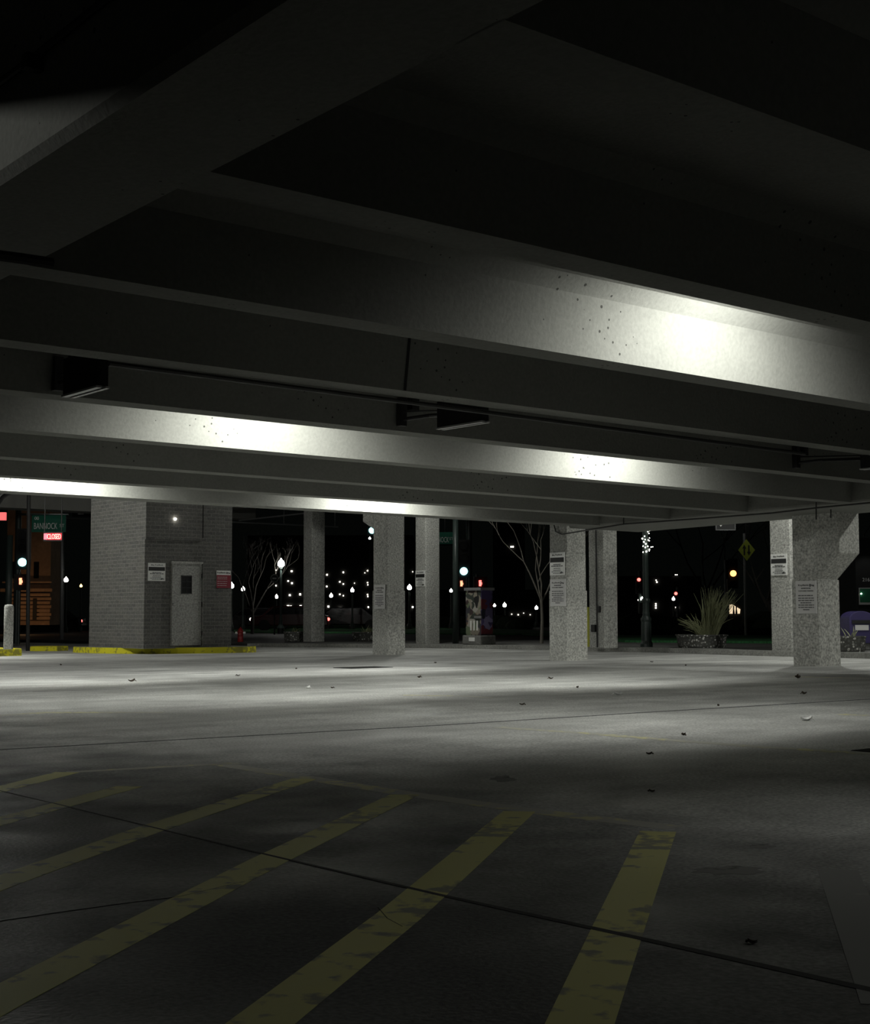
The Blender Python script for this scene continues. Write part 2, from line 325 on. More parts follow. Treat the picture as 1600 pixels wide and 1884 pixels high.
for (i, v), nm in zip(STEM, names):
    prof = [(v, 0), (v + SW, 0), (v + SW + .05, SD - SF), (v + SW + .13, SD), (v - .13, SD), (v - .05, SD - SF)]
    if i == 8: prof = [(v, 0), (v + .3, 0), (v + .3, SD), (v - .13, SD), (v - .05, SD - SF)]
    mb = ceil_prism(MB(), prof, 2.34, 14.82)
    bo = tag(build('ceiling_beam', mb, 'beam'), nm, 'beam', 'parallel concrete ceiling beams')
    if i == 3:
        q = on_v(742, 716, v); jb = MB()
        jb.loft([Vector((q.x + a, v + b, cz(q.x, v) + .002)) for a, b in ((0, -.004), (.02, -.004), (.02, .03), (0, .03))], [Vector((q.x + a, v - .05 + b, cz(q.x, v) + SD - SF)) for a, b in ((0, -.004), (.02, -.004), (.02, .03), (0, .03))])
        build('joint_seam', jb, 'joint', bo)
mb = MB(); mb.box((-10, 5.62, 2.705), (1.83, 5.85, 3.5)); tag(build('ceiling_beam', mb, 'beam'), 'unseen higher beam left of the big near girder, added to shade its side', 'beam')  # added light blocker, shapes the shadow edge on the girder side
mb = MB(); mb.box((-20, -9, 3.5), (1.9, 14.75, 3.65)); struct('ceiling', mb, 'slab')
GEND = 17.6
while proj((14.8, GEND, cz(14.8, GEND)))[0] < 1046: GEND -= .02
# girders across the beams
mb = MB()
def girder(u0, u1, v0, v1, top=SD, ch=.03):
    mb = MB(); A = []; B = []
    for u, h in ((u0, ch), (u0 + ch, 0), (u1 - ch, 0), (u1, ch), (u1, top), (u0, top)):
        A.append(Vector((u, v0, cz(u, v0) + h))); B.append(Vector((u, v1, cz(u, v1) + h)))
    return mb.loft(A[::-1], B[::-1])
tag(build('ceiling_girder', girder(1.82, 2.38, -9, 14.7, 1.5), 'beam'), 'wide concrete girder running diagonally across the upper left', 'girder')
tag(build('ceiling_girder', girder(14.8, 16.33, 2, GEND, SD, .02), 'beam'), 'concrete girder resting on the two right-hand front columns', 'girder')

# ------------------------------------------------------------------ columns
def column(name, label, nc, lpx, rpx, base_dz, top, haunch=None, fixed_u=None):
    b = on_floor(nc[0], nc[1], base_dz)
    if fixed_u is not None: b = on_u(nc[0], nc[1], fixed_u)
    Lv = along(b, V1, lpx); Lu = along(b, U1, rpx)
    z0 = fz(b.x, b.y) + base_dz - .02
    r = thing(name, label, 'column', (b.x + Lu / 2, b.y + Lv / 2, z0), 'concrete columns')
    mb = MB(); mb.box((b.x, b.y, z0), (b.x + Lu, b.y + Lv, top)); build('shaft', mb, 'col', r, bevel=.02)
    return r, b, Lu, Lv
colA, bA, luA, lvA = column('concrete_column', 'front concrete column with one grey notice and scuffs, just right of centre-left', (712, 1205), 686, 744, 0, 3.4)
colB, bB, luB, lvB = column('concrete_column', 'front concrete column carrying two notices, one above the other', (1043, 1216), 1012, 1079.5, 0, 2.22)
colC, bC, luC, lvC = column('concrete_column', 'rightmost front concrete column with a flared corbel on its right', (1507, 1226), 1461, 1545, 0, 2.22)
colD, bD, luD, lvD = column('concrete_column', 'far concrete column right of the acorn street lamp, no notice', (573, 1180.5), 557, 597, CURB, 3.61)
colE, bE, luE, lvE = column('concrete_column', 'far concrete column with a white notice left of the black signal pole', (783, 1184.5), 764, 809, CURB, 3.61)
colF, bF, luF, lvF = column('concrete_column', 'far concrete column with conduit, half behind the two-notice column', (1112, 1191.5), 1084, 1137, CURB, 3.61)
colG, bG, luG, lvG = column('concrete_column', 'far concrete column with a white notice, directly left of the corbel column', (1457, 1197.5), 1419, 1500, CURB, 3.61)
# lower collars (the cladding steps out below about a metre and a half)
for r, b, lu, lv, py in ((colA, bA, luA, lvA, 1086), (colB, bB, luB, lvB, 1086), (colC, bC, luC, lvC, 1066)):
    zt = on_u(proj(b)[0], py, b.x).z; mb = MB(); mb.box((b.x - .01, b.y - .01, fz(b.x, b.y) - .02), (b.x + lu + .01, b.y + lv + .01, zt)); build('lower_cladding', mb, 'col', r, bevel=.012)
# corbel of the right column (towards the camera's right) and of the left one (away)
def corbel(r, b, lu, side, ext, py0, py1, ztop):
    z0 = on_u(proj(b)[0], py0, b.x).z; z1 = on_u(proj(b)[0], py1, b.x).z
    y = b.y + .01 if side < 0 else b.y + lvA - .01
    mb = MB(); mb.prism([(b.x + .0, y, z0), (b.x, y + side * ext, z1), (b.x, y + side * ext, ztop), (b.x, y, ztop)], (lu, 0, 0)); build('corbel', mb, 'col', r, bevel=.015)
corbel(colC, bC, luC, -1, .36, 1066, 1018, 2.03)
corbel(colA, bA, luA, 1, .35, 972, 956, 3.0)

# far bay of the structure above the back columns
zsp = on_v(425, 955.5, 36.6).z; zd = on_v(577, 960.5, 36.6).z
mb = MB(); mb.box((2, 36.4, (zsp + zd) / 2), (bD.x + 1.2, 37.2, 4.9)); tag(build('spandrel_beam', mb, 'slab'), 'brownish spandrel beam behind the brick booth above the far column', 'beam')
mb = MB(); mb.box((bF.x - .05, 6, 3.62), (bF.x + .75, 36.38, 4.39)); tag(build('edge_girder', mb, 'slab'), 'edge girder over the far columns along the sidewalk', 'girder')
mb = MB(); mb.box((2, 22.2, 4.4), (bF.x + .75, 36.4, 4.6)); mb.box((16.5, 6, 4.4), (bF.x + .75, 22.2, 4.6)); struct('ceiling', mb, 'slab')

# ------------------------------------------------------------------ lamps between the beams
LAMPTXT = ['ceiling lamp lighting the brightest speckled beam', 'ceiling lamp behind the left black box beam, lighting the left white patch', 'ceiling lamp lighting the right white patch of the long beam',
           'ceiling lamp lighting the far left end of the farthest beam', 'ceiling lamp lighting the farthest beam above the front columns', 'ceiling lamp left of the big girder lighting its side']
SV = dict(STEM)
for (x, i, w, off, up), tx in zip(LAMPS, LAMPTXT):
    vb = SV[i] + SW + off - .14; y = vb + .14; z = cz(x, y) + up; zs = cz(x, y) + SD + .02
    r = thing('ceiling_lamp', tx, 'lamp', (x, vb, z), 'lamps hung between the beams')
    mb = MB(); mb.box((x - .22, vb, z - .065), (x + .22, vb + .03, z + .1)); mb.box((x - .22, vb, z + .08), (x + .22, y + .06, z + .1)); mb.box((x - .22, vb, z - .065), (x + .22, y + .012, z - .052))
    for k in (-.22, .205): mb.box((x + k, vb, z - .065), (x + k + .015, y + .01, z + .1))
    build('housing', mb, 'grey', r)
    for k in (-.15, .15):
        mb = MB(); mb.tube([(x + k, vb + .08, z + .08), (x + k, vb + .08, zs)], .01, 6); build('hanger', mb, 'grey', r)
    mb = MB(); mb.tube([(x - .12, vb + .06, z + .04), (x + .12, vb + .06, z + .04)], .02, 10); build('lamp_tube', mb, 'lens', r, True)
    l = bpy.data.lights.new('lamp_bulb', 'SPOT'); l.energy = w; l.color = LAMPCOL; l.spot_size = math.radians(158); l.spot_blend = .75; l.shadow_soft_size = .03
    o = bpy.data.objects.new('lamp_bulb', l); C.objects.link(o); o.parent = r; o.location = (0, y - vb, 0); o.rotation_euler = Vector((0, .80, -.60)).to_track_quat('-Z', 'Y').to_euler()   # reflector throws forward and down
x, y, z = -1.2, 7.6, 3.17
r = thing('ceiling_lamp', LAMPTXT[5], 'lamp', (x, y, z))
d = (Vector((1.82, 4.35, 2.3)) - Vector((x, y, z))).normalized()
mb = MB(); mb.tube([Vector((x, y, z)) - d * .25, Vector((x, y, z)) - d * .12, Vector((x, y, z)) + d * .06], [.06, .12, .14], 16); mb.tube([(x, y, z), (x, y, 3.52)], .02, 8); build('housing', mb, 'grey', r)
l = bpy.data.lights.new('flood_bulb', 'SPOT'); l.energy = 130; l.color = LAMPCOL; l.spot_size = math.radians(34); l.spot_blend = .5; l.shadow_soft_size = .05
o = bpy.data.objects.new('flood_bulb', l); C.objects.link(o); o.parent = r; o.location = d * .08; o.rotation_euler = d.to_track_quat('-Z', 'Y').to_euler()
x, y, z = -3.2, 5.0, 3.3  # added downlight, its floor bounce fills the dark girder side
r = thing('ceiling_lamp', 'added unseen lamp in the left bay, for bounce light on the near girder', 'lamp', (x, y, z))
mb = MB(); mb.lathe((x, y, z), [(.18, 0), (.18, .07), (.05, .14), (.02, .22)], 18); build('housing', mb, 'grey', r)
l = bpy.data.lights.new('lamp_bulb', 'SPOT'); l.energy = 170; l.color = LAMPCOL; l.spot_size = math.radians(76); l.spot_blend = .7; l.shadow_soft_size = .1
o = bpy.data.objects.new('lamp_bulb', l); C.objects.link(o); o.parent = r; o.location = (0, 0, -.02)
x, y = 7.0, .5; z = cz(x, y) + .2; d = Vector((-.72, .08, -.69)).normalized()  # added spot out of view, fill for the right foreground floor
r = thing('ceiling_lamp', 'added unseen lamp brightening the right foreground floor', 'lamp', (x, y, z))
mb = MB(); mb.tube([Vector((x, y, z)) - d * .2, Vector((x, y, z)) - d * .1, Vector((x, y, z)) + d * .05], [.05, .1, .12], 14); mb.tube([(x, y, z), (x, y, cz(x, y) + SD + .02)], .015, 6); build('housing', mb, 'grey', r)
l = bpy.data.lights.new('flood_bulb', 'SPOT'); l.energy = 55; l.color = LAMPCOL; l.spot_size = math.radians(84); l.spot_blend = .9; l.shadow_soft_size = .06
o = bpy.data.objects.new('flood_bulb', l); C.objects.link(o); o.parent = r; o.location = d * .07; o.rotation_euler = d.to_track_quat('-Z', 'Y').to_euler()
x, y, z = 9.4, 26.5, 3.25
r = thing('pole_lamp', 'lamp at the left edge under the far bay lighting the booth', 'lamp', (x, y, fz(x, y)))
mb = MB(); mb.tube([(x, y, fz(x, y)), (x, y, z)], .05, 10); build('pole', mb, 'black', r)
mb = MB(); mb.lathe((x, y, z + .05), [(.2, 0), (.2, .06), (.08, .14)], 20); build('head', mb, 'black', r)
mb = MB(); mb.lathe((x, y, z + .0), [(.1, 0), (.17, .05)], 20); build('lens', mb, 'lens', r)
lamp_light('lamp_bulb', (x, y, z - .05), 560, .12, r)

for x, y, w, tx in ((19.0, 24.0, 140, 'ceiling lamp of the far bay lighting the back columns and the booth front'), (19.0, 13.5, 190, 'ceiling lamp beyond the right girder lighting the curb and the two-notice column'), (18.6, 7.6, 210, 'ceiling lamp beyond the right girder lighting the side of the corbel column')):
  z = 4.1
  r = thing('ceiling_lamp', tx, 'lamp', (x, y, z))
  mb = MB(); mb.lathe((x, y, z), [(.2, .02), (.2, .08), (.05, .16), (.02, .32)], 20); build('housing', mb, 'grey', r)
  mb = MB(); mb.lathe((x, y, z), [(.1, .0), (.18, .03)], 20); build('lens', mb, 'lens', r)
  lamp_light('lamp_bulb', (x, y, z - .05), w, .1, r)

# black boxes on bracket arms, hung on beam 3's neighbour
def black_box(label, pbl, pbr, ptop, plate, v_face, hidden=False):
    # the long dark side runs away from the camera along y; pbl far bottom corner, pbr near bottom corner
    vf = v_face
    p_far = on_v(pbl[0], pbl[1], vf - .42); zb = p_far.z; u = p_far.x
    n = along(p_far, -V1, pbr[0]); y0 = p_far.y - n; y1 = p_far.y
    zt = on_v(ptop[0], ptop[1], y1).z
    r = thing('wall_box', label, 'box', (u + .035, (y0 + y1) / 2, zb), 'black boxes on bracket arms')
    mb = MB(); mb.box((u, y0, zb), (u + .075, y1, zt)); build('housing', mb, 'lamp_black', r, bevel=.006)
    mb = MB(); mb.box((u - .006, y0 - .006, zb - .012), (u + .03, y1 + .006, zb)); mb.box((u + .055, y0 - .006, zb - .012), (u + .08, y1 + .006, zb)); build('bottom_flange', mb, 'grey', r)
    pl = on_v(plate[0], plate[1], vf - .03); h = .17
    mb = MB(); mb.box((pl.x - .03, vf - .055, pl.z - .05), (pl.x + .03, vf - .0, pl.z + h)); build('mounting_plate', mb, 'black', r)
    mb = MB(); mb.tube([(pl.x, vf - .04, pl.z), (pl.x + .1, vf - .25, pl.z + .015), (u + .05, y1 + .0, zb + .10)], .016, 8); mb.tube([(pl.x, vf - .04, pl.z + .06), (u + .02, y1, zb + .13)], .007, 6); build('bracket_arm', mb, 'black', r)
    mb = MB(); mb.box((pl.x + .07, vf - .07, pl.z + .08), (pl.x + .14, vf - .005, pl.z + .2)); build('junction_box', mb, 'black', r)
    return r
black_box('black box on a bracket arm under the beams at far left', (115, 727), (178, 709), (117, 660), (106, 705), 8.5)
black_box('black box on a bracket arm in the middle of the ceiling', (803, 787), (885, 773), (803, 739), (739, 772), 8.48)
black_box('black box on a bracket arm cut by the right photo edge', (1582, 862), (1690, 850), (1582, 838), (1465, 852), 8.46)

# conduits
mb = MB(); mb.tube([on_v(200, 669, 7.29), on_v(735, 738, 7.29), on_v(1480, 835, 7.29)], .016, 8)
tag(build('conduit_pipe', mb, 'pipe'), 'thin dark conduit running along the beam above the black boxes', 'pipe')
gc = []
for px, py in ((1020, 966), (1022, 978), (1032, 983), (1150, 964), (1290, 954), (1420, 944), (1505, 934), (1600, 925)): gc.append(on_u(px, py, 14.76))
gc[0] = on_u(1018, 962, bB.x - .03); gc[1] = on_u(1022, 978, bB.x - .03); gc[2] = on_u(1033, 983, bB.x - .03)
r = thing('conduit_pipe', 'thin dark conduit with hangers along the right-hand girder', 'pipe', gc[4]); mb = MB(); mb.tube(gc, .011, 6); build('tube', mb, 'pipe', r)
for px, y0, y1 in ((1147, 948, 965), (1501, 924, 956), (1528, 937, 953)):
    mb = MB(); mb.tube([on_u(px, y0, 14.76), on_u(px, y1, 14.76)], .009, 6); build('hanger', mb, 'pipe', r)
mb = MB(); mb.tube([on_u(-30, 466, 2.3), on_u(50, 479, 2.3), on_u(98, 485, 2.36)], .022, 8); 
a = Vector((1.5, 4.2, 0)); 
pts = [on_v(-60, 462, 4.02), on_v(30, 474, 4.02), on_v(96, 484, 4.02)]
mb = MB(); mb.tube(pts, .017, 8); tag(build('conduit_pipe', mb, 'pipe'), 'thick black conduit passing under the near girder at left edge', 'pipe')
r = thing('conduit_pipe', 'faint conduit along the side of the near girder, top left corner', 'pipe', on_u(60, 107, 1.8))
mb = MB(); mb.tube([on_u(-40, 181, 1.8), on_u(60, 107, 1.8), on_u(215, -18, 1.8)], .012, 8); build('tube', mb, 'pipe', r)
p = on_u(66, 114, 1.8); mb = MB(); mb.box((1.76, p.y - .02, p.z - .03), (1.822, p.y + .02, p.z + .02)); build('clip', mb, 'pipe', r)
# sprinkler pipes in the far bay
r = thing('sprinkler_pipe', 'thin pale pipe hung below the spandrel, right of the booth', 'pipe', on_v(500, 962, 35.6))
mb = MB(); mb.tube([on_v(415, 960, 35.6), on_v(622, 969.5, 35.6)], .022, 8); build('tube', mb, 'grey', r)
for px, py in ((522, 964.5), (616, 968)):
    p = on_v(px, py, 35.6); mb = MB(); mb.tube([p, p + Vector((0, 0, 4.45 - p.z))], .008, 6); build('hanger', mb, 'grey', r)
p1 = on_v(440, 957.5, 35.8); p2 = Vector((p1.x, 26, p1.z + .05)); mb = MB(); mb.tube([p1, p2], .022, 8)
tag(build('sprinkler_pipe', mb, 'grey'), 'thin pale pipe slanting up towards the front, right of the booth', 'pipe')

# ------------------------------------------------------------------ brick booth on its yellow island
k0, k1, k2 = on_floor(147, 1200.5), on_floor(300, 1203.5), on_floor(449, 1199.5)
isl = []
def arc(c, r, a0, a1, n=8): return [(c[0] + r * math.cos(math.radians(a0 + (a1 - a0) * i / n)), c[1] + r * math.sin(math.radians(a0 + (a1 - a0) * i / n))) for i in range(n + 1)]
bb = on_floor(264, 1193, .12); Lv = along(bb, V1, 163.5); Lu = along(bb, U1, 425)
x0, y0, x1, y1 = k1.x - .55, k1.y - .35, bb.x + Lu + .6, bb.y + Lv + .9
P = arc((x0 + 2.2, y0 + 2.2), 2.2, 180, 270, 10) + arc((x1 - .6, y0 + .6), .6, 270, 360) + arc((x1 - .6, y1 - .6), .6, 0, 90) + arc((x0 + .6, y1 - .6), .6, 90, 180)
def flat(P, z): return [Vector((x, y, fz(x, y) + z)) for x, y in P]
r = thing('curb_island', 'yellow painted curb island under the brick booth', 'curb', Vector(((x0 + x1) / 2, (y0 + y1) / 2, fz(x0, y0))))
mb = MB(); mb.loft(flat(P, -.02), flat([((x - x0 - 2) * .995 + x0 + 2, (y - y0 - 2) * .995 + y0 + 2) for x, y in P], .122)); build('curb_face', mb, 'kyel', r)
mb = MB(); Pi = [((x - (x0 + x1) / 2) * .97 + (x0 + x1) / 2, (y - (y0 + y1) / 2) * .97 + (y0 + y1) / 2) for x, y in P]; mb.loft(flat(Pi, .1), flat(Pi, .126)); build('island_top', mb, 'walk', r)
zb = fz(bb.x, bb.y) + .12; zt = 4.38
r = thing('brick_booth', 'dark brick stair booth with a grey door on the yellow island', 'building', (bb.x + Lu / 2, bb.y + Lv / 2, zb))
mb = MB(); mb.box((bb.x, bb.y, zb - .01), (bb.x + Lu, bb.y + Lv, zt)); build('wall', mb, 'brick', r)
def front(px, py, d=0.0): return on_v(px, py, bb.y - d)
def fbox(mb, x0, y0, x1, y1, d0, d1):
    a = front(x0, y1); b = front(x1, y0); return mb.box((a.x, bb.y - d1, a.z), (b.x, bb.y - d0, b.z))
d = build('door', fbox(MB(), 314, 1037, 370, 1188, -.02, .03), 'door', r, bevel=.006)
mb = MB(); fbox(mb, 313, 1034, 371, 1036.5, 0, .06); fbox(mb, 312.5, 1034, 314.3, 1188, 0, .06); fbox(mb, 369.7, 1034, 371.5, 1188, 0, .06); build('door_frame', mb, 'col', r)
build('door_window', fbox(MB(), 332.5, 1060, 350.5, 1092, .028, .036), 'glass', d)
mb = MB()
for a in ((331.5, 1059, 351.5, 1060.6), (331.5, 1091, 351.5, 1092.6), (331.5, 1059, 333, 1092), (350, 1059, 351.5, 1092), (340.5, 1060, 341.5, 1091), (333, 1070, 350, 1070.8), (333, 1081, 350, 1081.8)): fbox(mb, *a, .03, .042)
build('window_grille', mb, 'black', d)
p = front(319, 1112, .06); mb = MB(); mb.ball((p.x, bb.y - .075, p.z), .035); mb.tube([(p.x, bb.y - .02, p.z), (p.x, bb.y - .07, p.z)], .018, 8); build('door_knob', mb, 'grey', d, True)
for py in (1060, 1112, 1165):
    p = front(369.5, py); mb = MB(); mb.tube([(p.x, bb.y - .045, p.z - .05), (p.x, bb.y - .045, p.z + .05)], .012, 6); build('hinge', mb, 'black', d)
build('vent_panel', fbox(MB(), 266, 905, 371, 992, -.01, .05), 'brick', r)
build('panel_edge', fbox(MB(), 371, 905, 372.5, 990, -.01, .055), 'black', r)
p = front(321.5, 955, .05); mb = MB(); mb.ball((p.x, bb.y - .07, p.z), .026); build('indicator_light', mb, 'bulb', r, True)

# ------------------------------------------------------------------ notices
def key_icon(mb, c, xd, yd, s, n):                       # round bow, shaft and bit
    c = Vector(c)
    def q(pts): mb.prism([c + xd * a * s + yd * b * s for a, b in pts], n * .003)
    for i in range(16):
        a0 = 2 * math.pi * i / 16; a1 = 2 * math.pi * (i + 1) / 16
        q([(math.cos(a0) * .5 - .55, math.sin(a0) * .5), (math.cos(a1) * .5 - .55, math.sin(a1) * .5), (math.cos(a1) * .26 - .55, math.sin(a1) * .26), (math.cos(a0) * .26 - .55, math.sin(a0) * .26)])
    q([(-.07, -.11), (1.1, -.11), (1.1, .13), (-.07, .13)]); q([(.55, -.11), (.72, -.11), (.72, -.42), (.55, -.42)]); q([(.85, -.11), (1.1, -.11), (1.1, -.5), (.85, -.5)])
def words(mb, c, xd, yd, w, h, n, k):                    # one unreadable line of small words
    x = -w / 2; rnd = random.Random(k)
    while x < w / 2 - .01:
        l = min(rnd.uniform(.1, .26) * w, w / 2 - x); mb.obox(c + xd * (x + l / 2) + n * .001, xd * (l / 2), yd * (h / 2), n * .0012); x += l + w * .035
def notice(label, face, x0, y0, x1, y1, style, group='printed notices on columns'):
    if face[0] == 'u': a = on_u(x0, y0, face[1]); b = on_u(x1, y1, face[1]); xd = -V1; n = -U1; w = a.y - b.y
    else: a = on_v(x0, y0, face[1]); b = on_v(x1, y1, face[1]); xd = U1; n = -V1; w = b.x - a.x
    c = (a + b) / 2; h = a.z - b.z; yd = ZZ.copy()
    r = thing('notice_sign', label, 'sign', c - yd * h / 2 , group)
    def P(fx, fy): return c + xd * (fx * w) + yd * (fy * h) + n * .013
    mb = MB(); mb.obox(c + n * .006, xd * w / 2, yd * h / 2, n * .006); build('panel', mb, 'dull' if style == 2 else 'white', r)
    if style == 1:
        mb = MB(); mb.obox(P(0, .17), xd * w * .47, yd * h * .105, n * .0015); build('band', mb, 'ink', r)
        mb = MB(); mb.text('KeyBank', P(.13, .385), xd, yd, h=h * .085, w=w * .46); build('lettering', mb, 'ink', r)
        mb = MB(); key_icon(mb, P(-.25, .385), xd, yd, w * .075, n); build('key_emblem', mb, 'ink', r)
        mb = MB()
        for i, (fy, ww, hh) in enumerate(((-.03, .5, .04), (-.10, .78, .045), (-.2, .45, .03), (-.28, .5, .03), (-.35, .75, .03), (-.42, .55, .025))): mb = MB(); words(mb, P(0, fy), xd, yd, w * ww, h * hh, n, i); build('text_line', mb, 'softink', r)
        mb = MB(); mb.prism([P(fx, fy) for fx, fy in ((.2, -.4), (.3, -.36), (.3, -.38), (.42, -.38), (.42, -.42), (.3, -.42), (.3, -.44))], n * .003); build('arrow', mb, 'ink', r)
    elif style == 2:
        mb = MB(); mb.text('KeyBank', P(-.12, .36), xd, yd, h=h * .07, w=w * .5); build('lettering', mb, 'ink', r); mb = MB(); mb.text('CUSTOMER PARKING', P(0, .19), xd, yd, h=h * .038, w=w * .74); build('lettering', mb, 'ink', r)
        mb = MB(); key_icon(mb, P(.27, .36), xd, yd, w * .11, n); build('key_emblem', mb, 'ink', r)
        mb = MB(); words(mb, P(0, .27), xd, yd, w * .45, h * .035, n, 40); build('text_line', mb, 'softink', r)
        for i, fy in enumerate((.05, -.03, -.1, -.17, -.24, -.31, -.38)): mb = MB(); words(mb, P(0, fy), xd, yd, w * (.3 if i == 6 else .55 if i == 3 else .76), h * .03, n, i + 9); build('text_line', mb, 'softink', r)
    elif style == 3:
        mb = MB(); mb.obox(P(0, -.13), xd * w * .5, yd * h * .37, n * .0015); build('red_panel', mb, 'red', r)
        mb = MB(); mb.text('KeyBank', P(-.17, .37), xd, yd, h=h * .11, w=w * .58); build('lettering', mb, 'ink', r)
        mb = MB(); key_icon(mb, P(.3, .37), xd, yd, w * .12, n); build('key_emblem', mb, 'ink', r)
        mb = MB()
        for i, fy in enumerate((.12, .02, -.12, -.24, -.36)): mb = MB(); words(mb, P(-.1, fy) + n * .002, xd, yd, w * .7, h * .025, n, i + 20); build('text_line', mb, 'dull', r)
    return r
notice('white notice with black band on the booth wall left of the door', ('v', bb.y), 272, 1035.5, 303.5, 1069, 1)
notice('dark red notice with white header on the right edge of the booth', ('v', bb.y), 398, 1049.5, 423.5, 1082, 3)
notice('grey text notice on the front column near the centre of the photo', ('u', bA.x - .016), 689, 1076, 708.5, 1120, 2)
notice('white banded notice on the far column left of the black pole', ('u', bE.x), 764.7, 1050, 782, 1079, 1)
notice('white banded notice, upper of two on the same column', ('u', bB.x - .016), 1012, 1017, 1039, 1058, 1)
notice('grey text notice, lower of two on the same column', ('u', bB.x - .016), 1012.5, 1066, 1041, 1115, 2)
notice('white banded notice on the far column beside the corbel column', ('u', bG.x), 1418, 1020, 1448, 1058, 1)
notice('grey text notice on the corbel column at right', ('u', bC.x - .016), 1464, 1069, 1503, 1129, 2)

# conduit with boxes on the far column, yellow pipe guard
r = thing('conduit_pipe', 'vertical conduit with small boxes on the far column behind the two-notice column', 'pipe', on_u(1098, 1190, bF.x - .02))
mb = MB(); mb.tube([on_u(1096, 975, bF.x - .02), on_u(1098.5, 1191, bF.x - .02)], .016, 8); build('tube', mb, 'black', r)
for px, py, s in ((1101, 1121, .06), (1092, 1156, .07)):
    p = on_u(px, py, bF.x - .02); mb = MB(); mb.box((bF.x - .05, p.y - s * .7, p.z - s), (bF.x, p.y + s * .7, p.z + s)); build('junction_box', mb, 'black', r)
p = on_floor(1084.5, 1190, CURB); mb = MB(); zt = on_u(1084.5, 1117, p.x).z; mb.tube([(p.x, p.y, fz(p.x, p.y) + CURB), (p.x, p.y, zt)], .055, 10)
tag(build('pipe_guard', mb, 'ypipe'), 'yellow pipe guard between the two-notice column and the column behind', 'post')

# ------------------------------------------------------------------ floor markings
def strip(name, label, cat, pix, w, m, h=.0008, group=None):
    P = [on_floor(*p) for p in pix]; mb = MB(); L = []; R = []
    for i, p in enumerate(P):
        d = (P[min(i + 1, len(P) - 1)] - P[max(i - 1, 0)]); d.z = 0; d.normalize(); nn = Vector((-d.y, d.x, 0))
        ww = w[i] if isinstance(w, (list, tuple)) else w
        L.append(p + nn * ww / 2); R.append(p - nn * ww / 2)
    mb.prism([Vector((q.x, q.y, fz(q.x, q.y) - .002)) for q in L + R[::-1]], (0, 0, h + .002))
    return tag(build(name, mb, m), label, cat, group)
LG = 'yellow bay lines'
strip('painted_line', 'yellow bay line at the far left with a red glint', 'floor marking', [(-60, 1469), (0, 1452), (124, 1421)], .11, 'yellow', group=LG)
strip('painted_line', 'short yellow bay line second from the left, ending left of centre', 'floor marking', [(-90, 1535), (0, 1511), (238, 1447)], .11, 'yellow', group=LG)
strip('painted_line', 'long yellow bay line third from the left', 'floor marking', [(-140, 1678), (0, 1624), (280, 1524), (560, 1433)], .11, 'yellow', group=LG)
strip('painted_line', 'longest yellow bay line from the lower left corner to the centre', 'floor marking', [(-160, 1925), (0, 1838), (500, 1580), (745, 1462)], .11, 'yellow', group=LG)
strip('painted_line', 'broad yellow bay line from the bottom edge left of centre', 'floor marking', [(380, 1960), (478, 1884), (735, 1684), (955, 1493)], .11, 'yellow', group=LG)
strip('painted_line', 'broad yellow bay line from the bottom edge right of centre', 'floor marking', [(1035, 1970), (1066, 1884), (1140, 1700), (1210, 1530)], .11, 'yellow', group=LG)
strip('painted_line', 'pale ghost line of removed paint near the right edge', 'floor marking', [(1540, 1600), (1580, 1700), (1640, 1850)], .1, 'ghost')
strip('painted_line', 'faded yellow line joining the ends of the bay lines', 'floor marking', [(400, 1405), (570, 1432), (760, 1462), (970, 1491), (1240, 1523)], .1, 'faint', h=.0005)
strip('painted_line', 'thin faded line leading right from the leftmost bay line', 'floor marking', [(124, 1421), (270, 1413), (440, 1404)], .07, 'faint', h=.0005)
strip('painted_line', 'bright pale yellow line glinting on the lit floor right of centre', 'floor marking', [(915, 1338), (1090, 1350), (1260, 1364), (1440, 1377), (1620, 1388)], .1, 'faint')
strip('painted_line', 'faint yellow line in front of the corbel column', 'floor marking', [(1455, 1245), (1530, 1246.5), (1640, 1249)], .1, 'faint')
strip('painted_line', 'short faint yellow line at the right edge of the lit floor', 'floor marking', [(1545, 1314), (1640, 1319)], .1, 'faint')
strip('painted_line', 'faint yellow line on the lit floor near the centre', 'floor marking', [(740, 1279), (860, 1281), (905, 1284)], .1, 'faint')
strip('painted_line', 'faded line with a red glint in the shadow at the left edge', 'floor marking', [(-30, 1318), (90, 1311), (300, 1311)], [.16, .16, .1], 'faint')
JP = dict(group='floor joints')
strip('floor_joint', 'straight dark floor joint crossing the lit floor from left to right', 'joint', [(-30, 1381), (400, 1357), (800, 1335), (1200, 1310), (1640, 1284)], .028, 'joint', h=.0011, **JP)
strip('floor_joint', 'diagonal dark floor joint crossing the yellow bay lines', 'joint', [(-30, 1448), (90, 1476), (300, 1527), (500, 1575), (800, 1645), (1200, 1732), (1640, 1830)], [.006, .007, .009, .012, .017, .024, .027], 'joint', h=.0011, **JP)
strip('floor_joint', 'faint floor joint near the booth on the bright floor', 'joint', [(60, 1273), (230, 1267.5)], .02, 'joint', **JP)
strip('floor_joint', 'faint floor joint left of the front centre column', 'joint', [(400, 1231), (560, 1228), (800, 1226)], .02, 'joint', **JP)
strip('floor_crack', 'wavy thin crack in the dark floor at lower left', 'crack', [(0, 1695), (100, 1680), (230, 1662), (330, 1650), (450, 1622)], [.0016, .0022, .0015, .0022, .001], 'crackdark', h=.0010)
strip('floor_crack', 'thin crack across the broad left bay line', 'crack', [(695, 1670), (712, 1690), (740, 1705)], .002, 'crackdark', h=.0010)
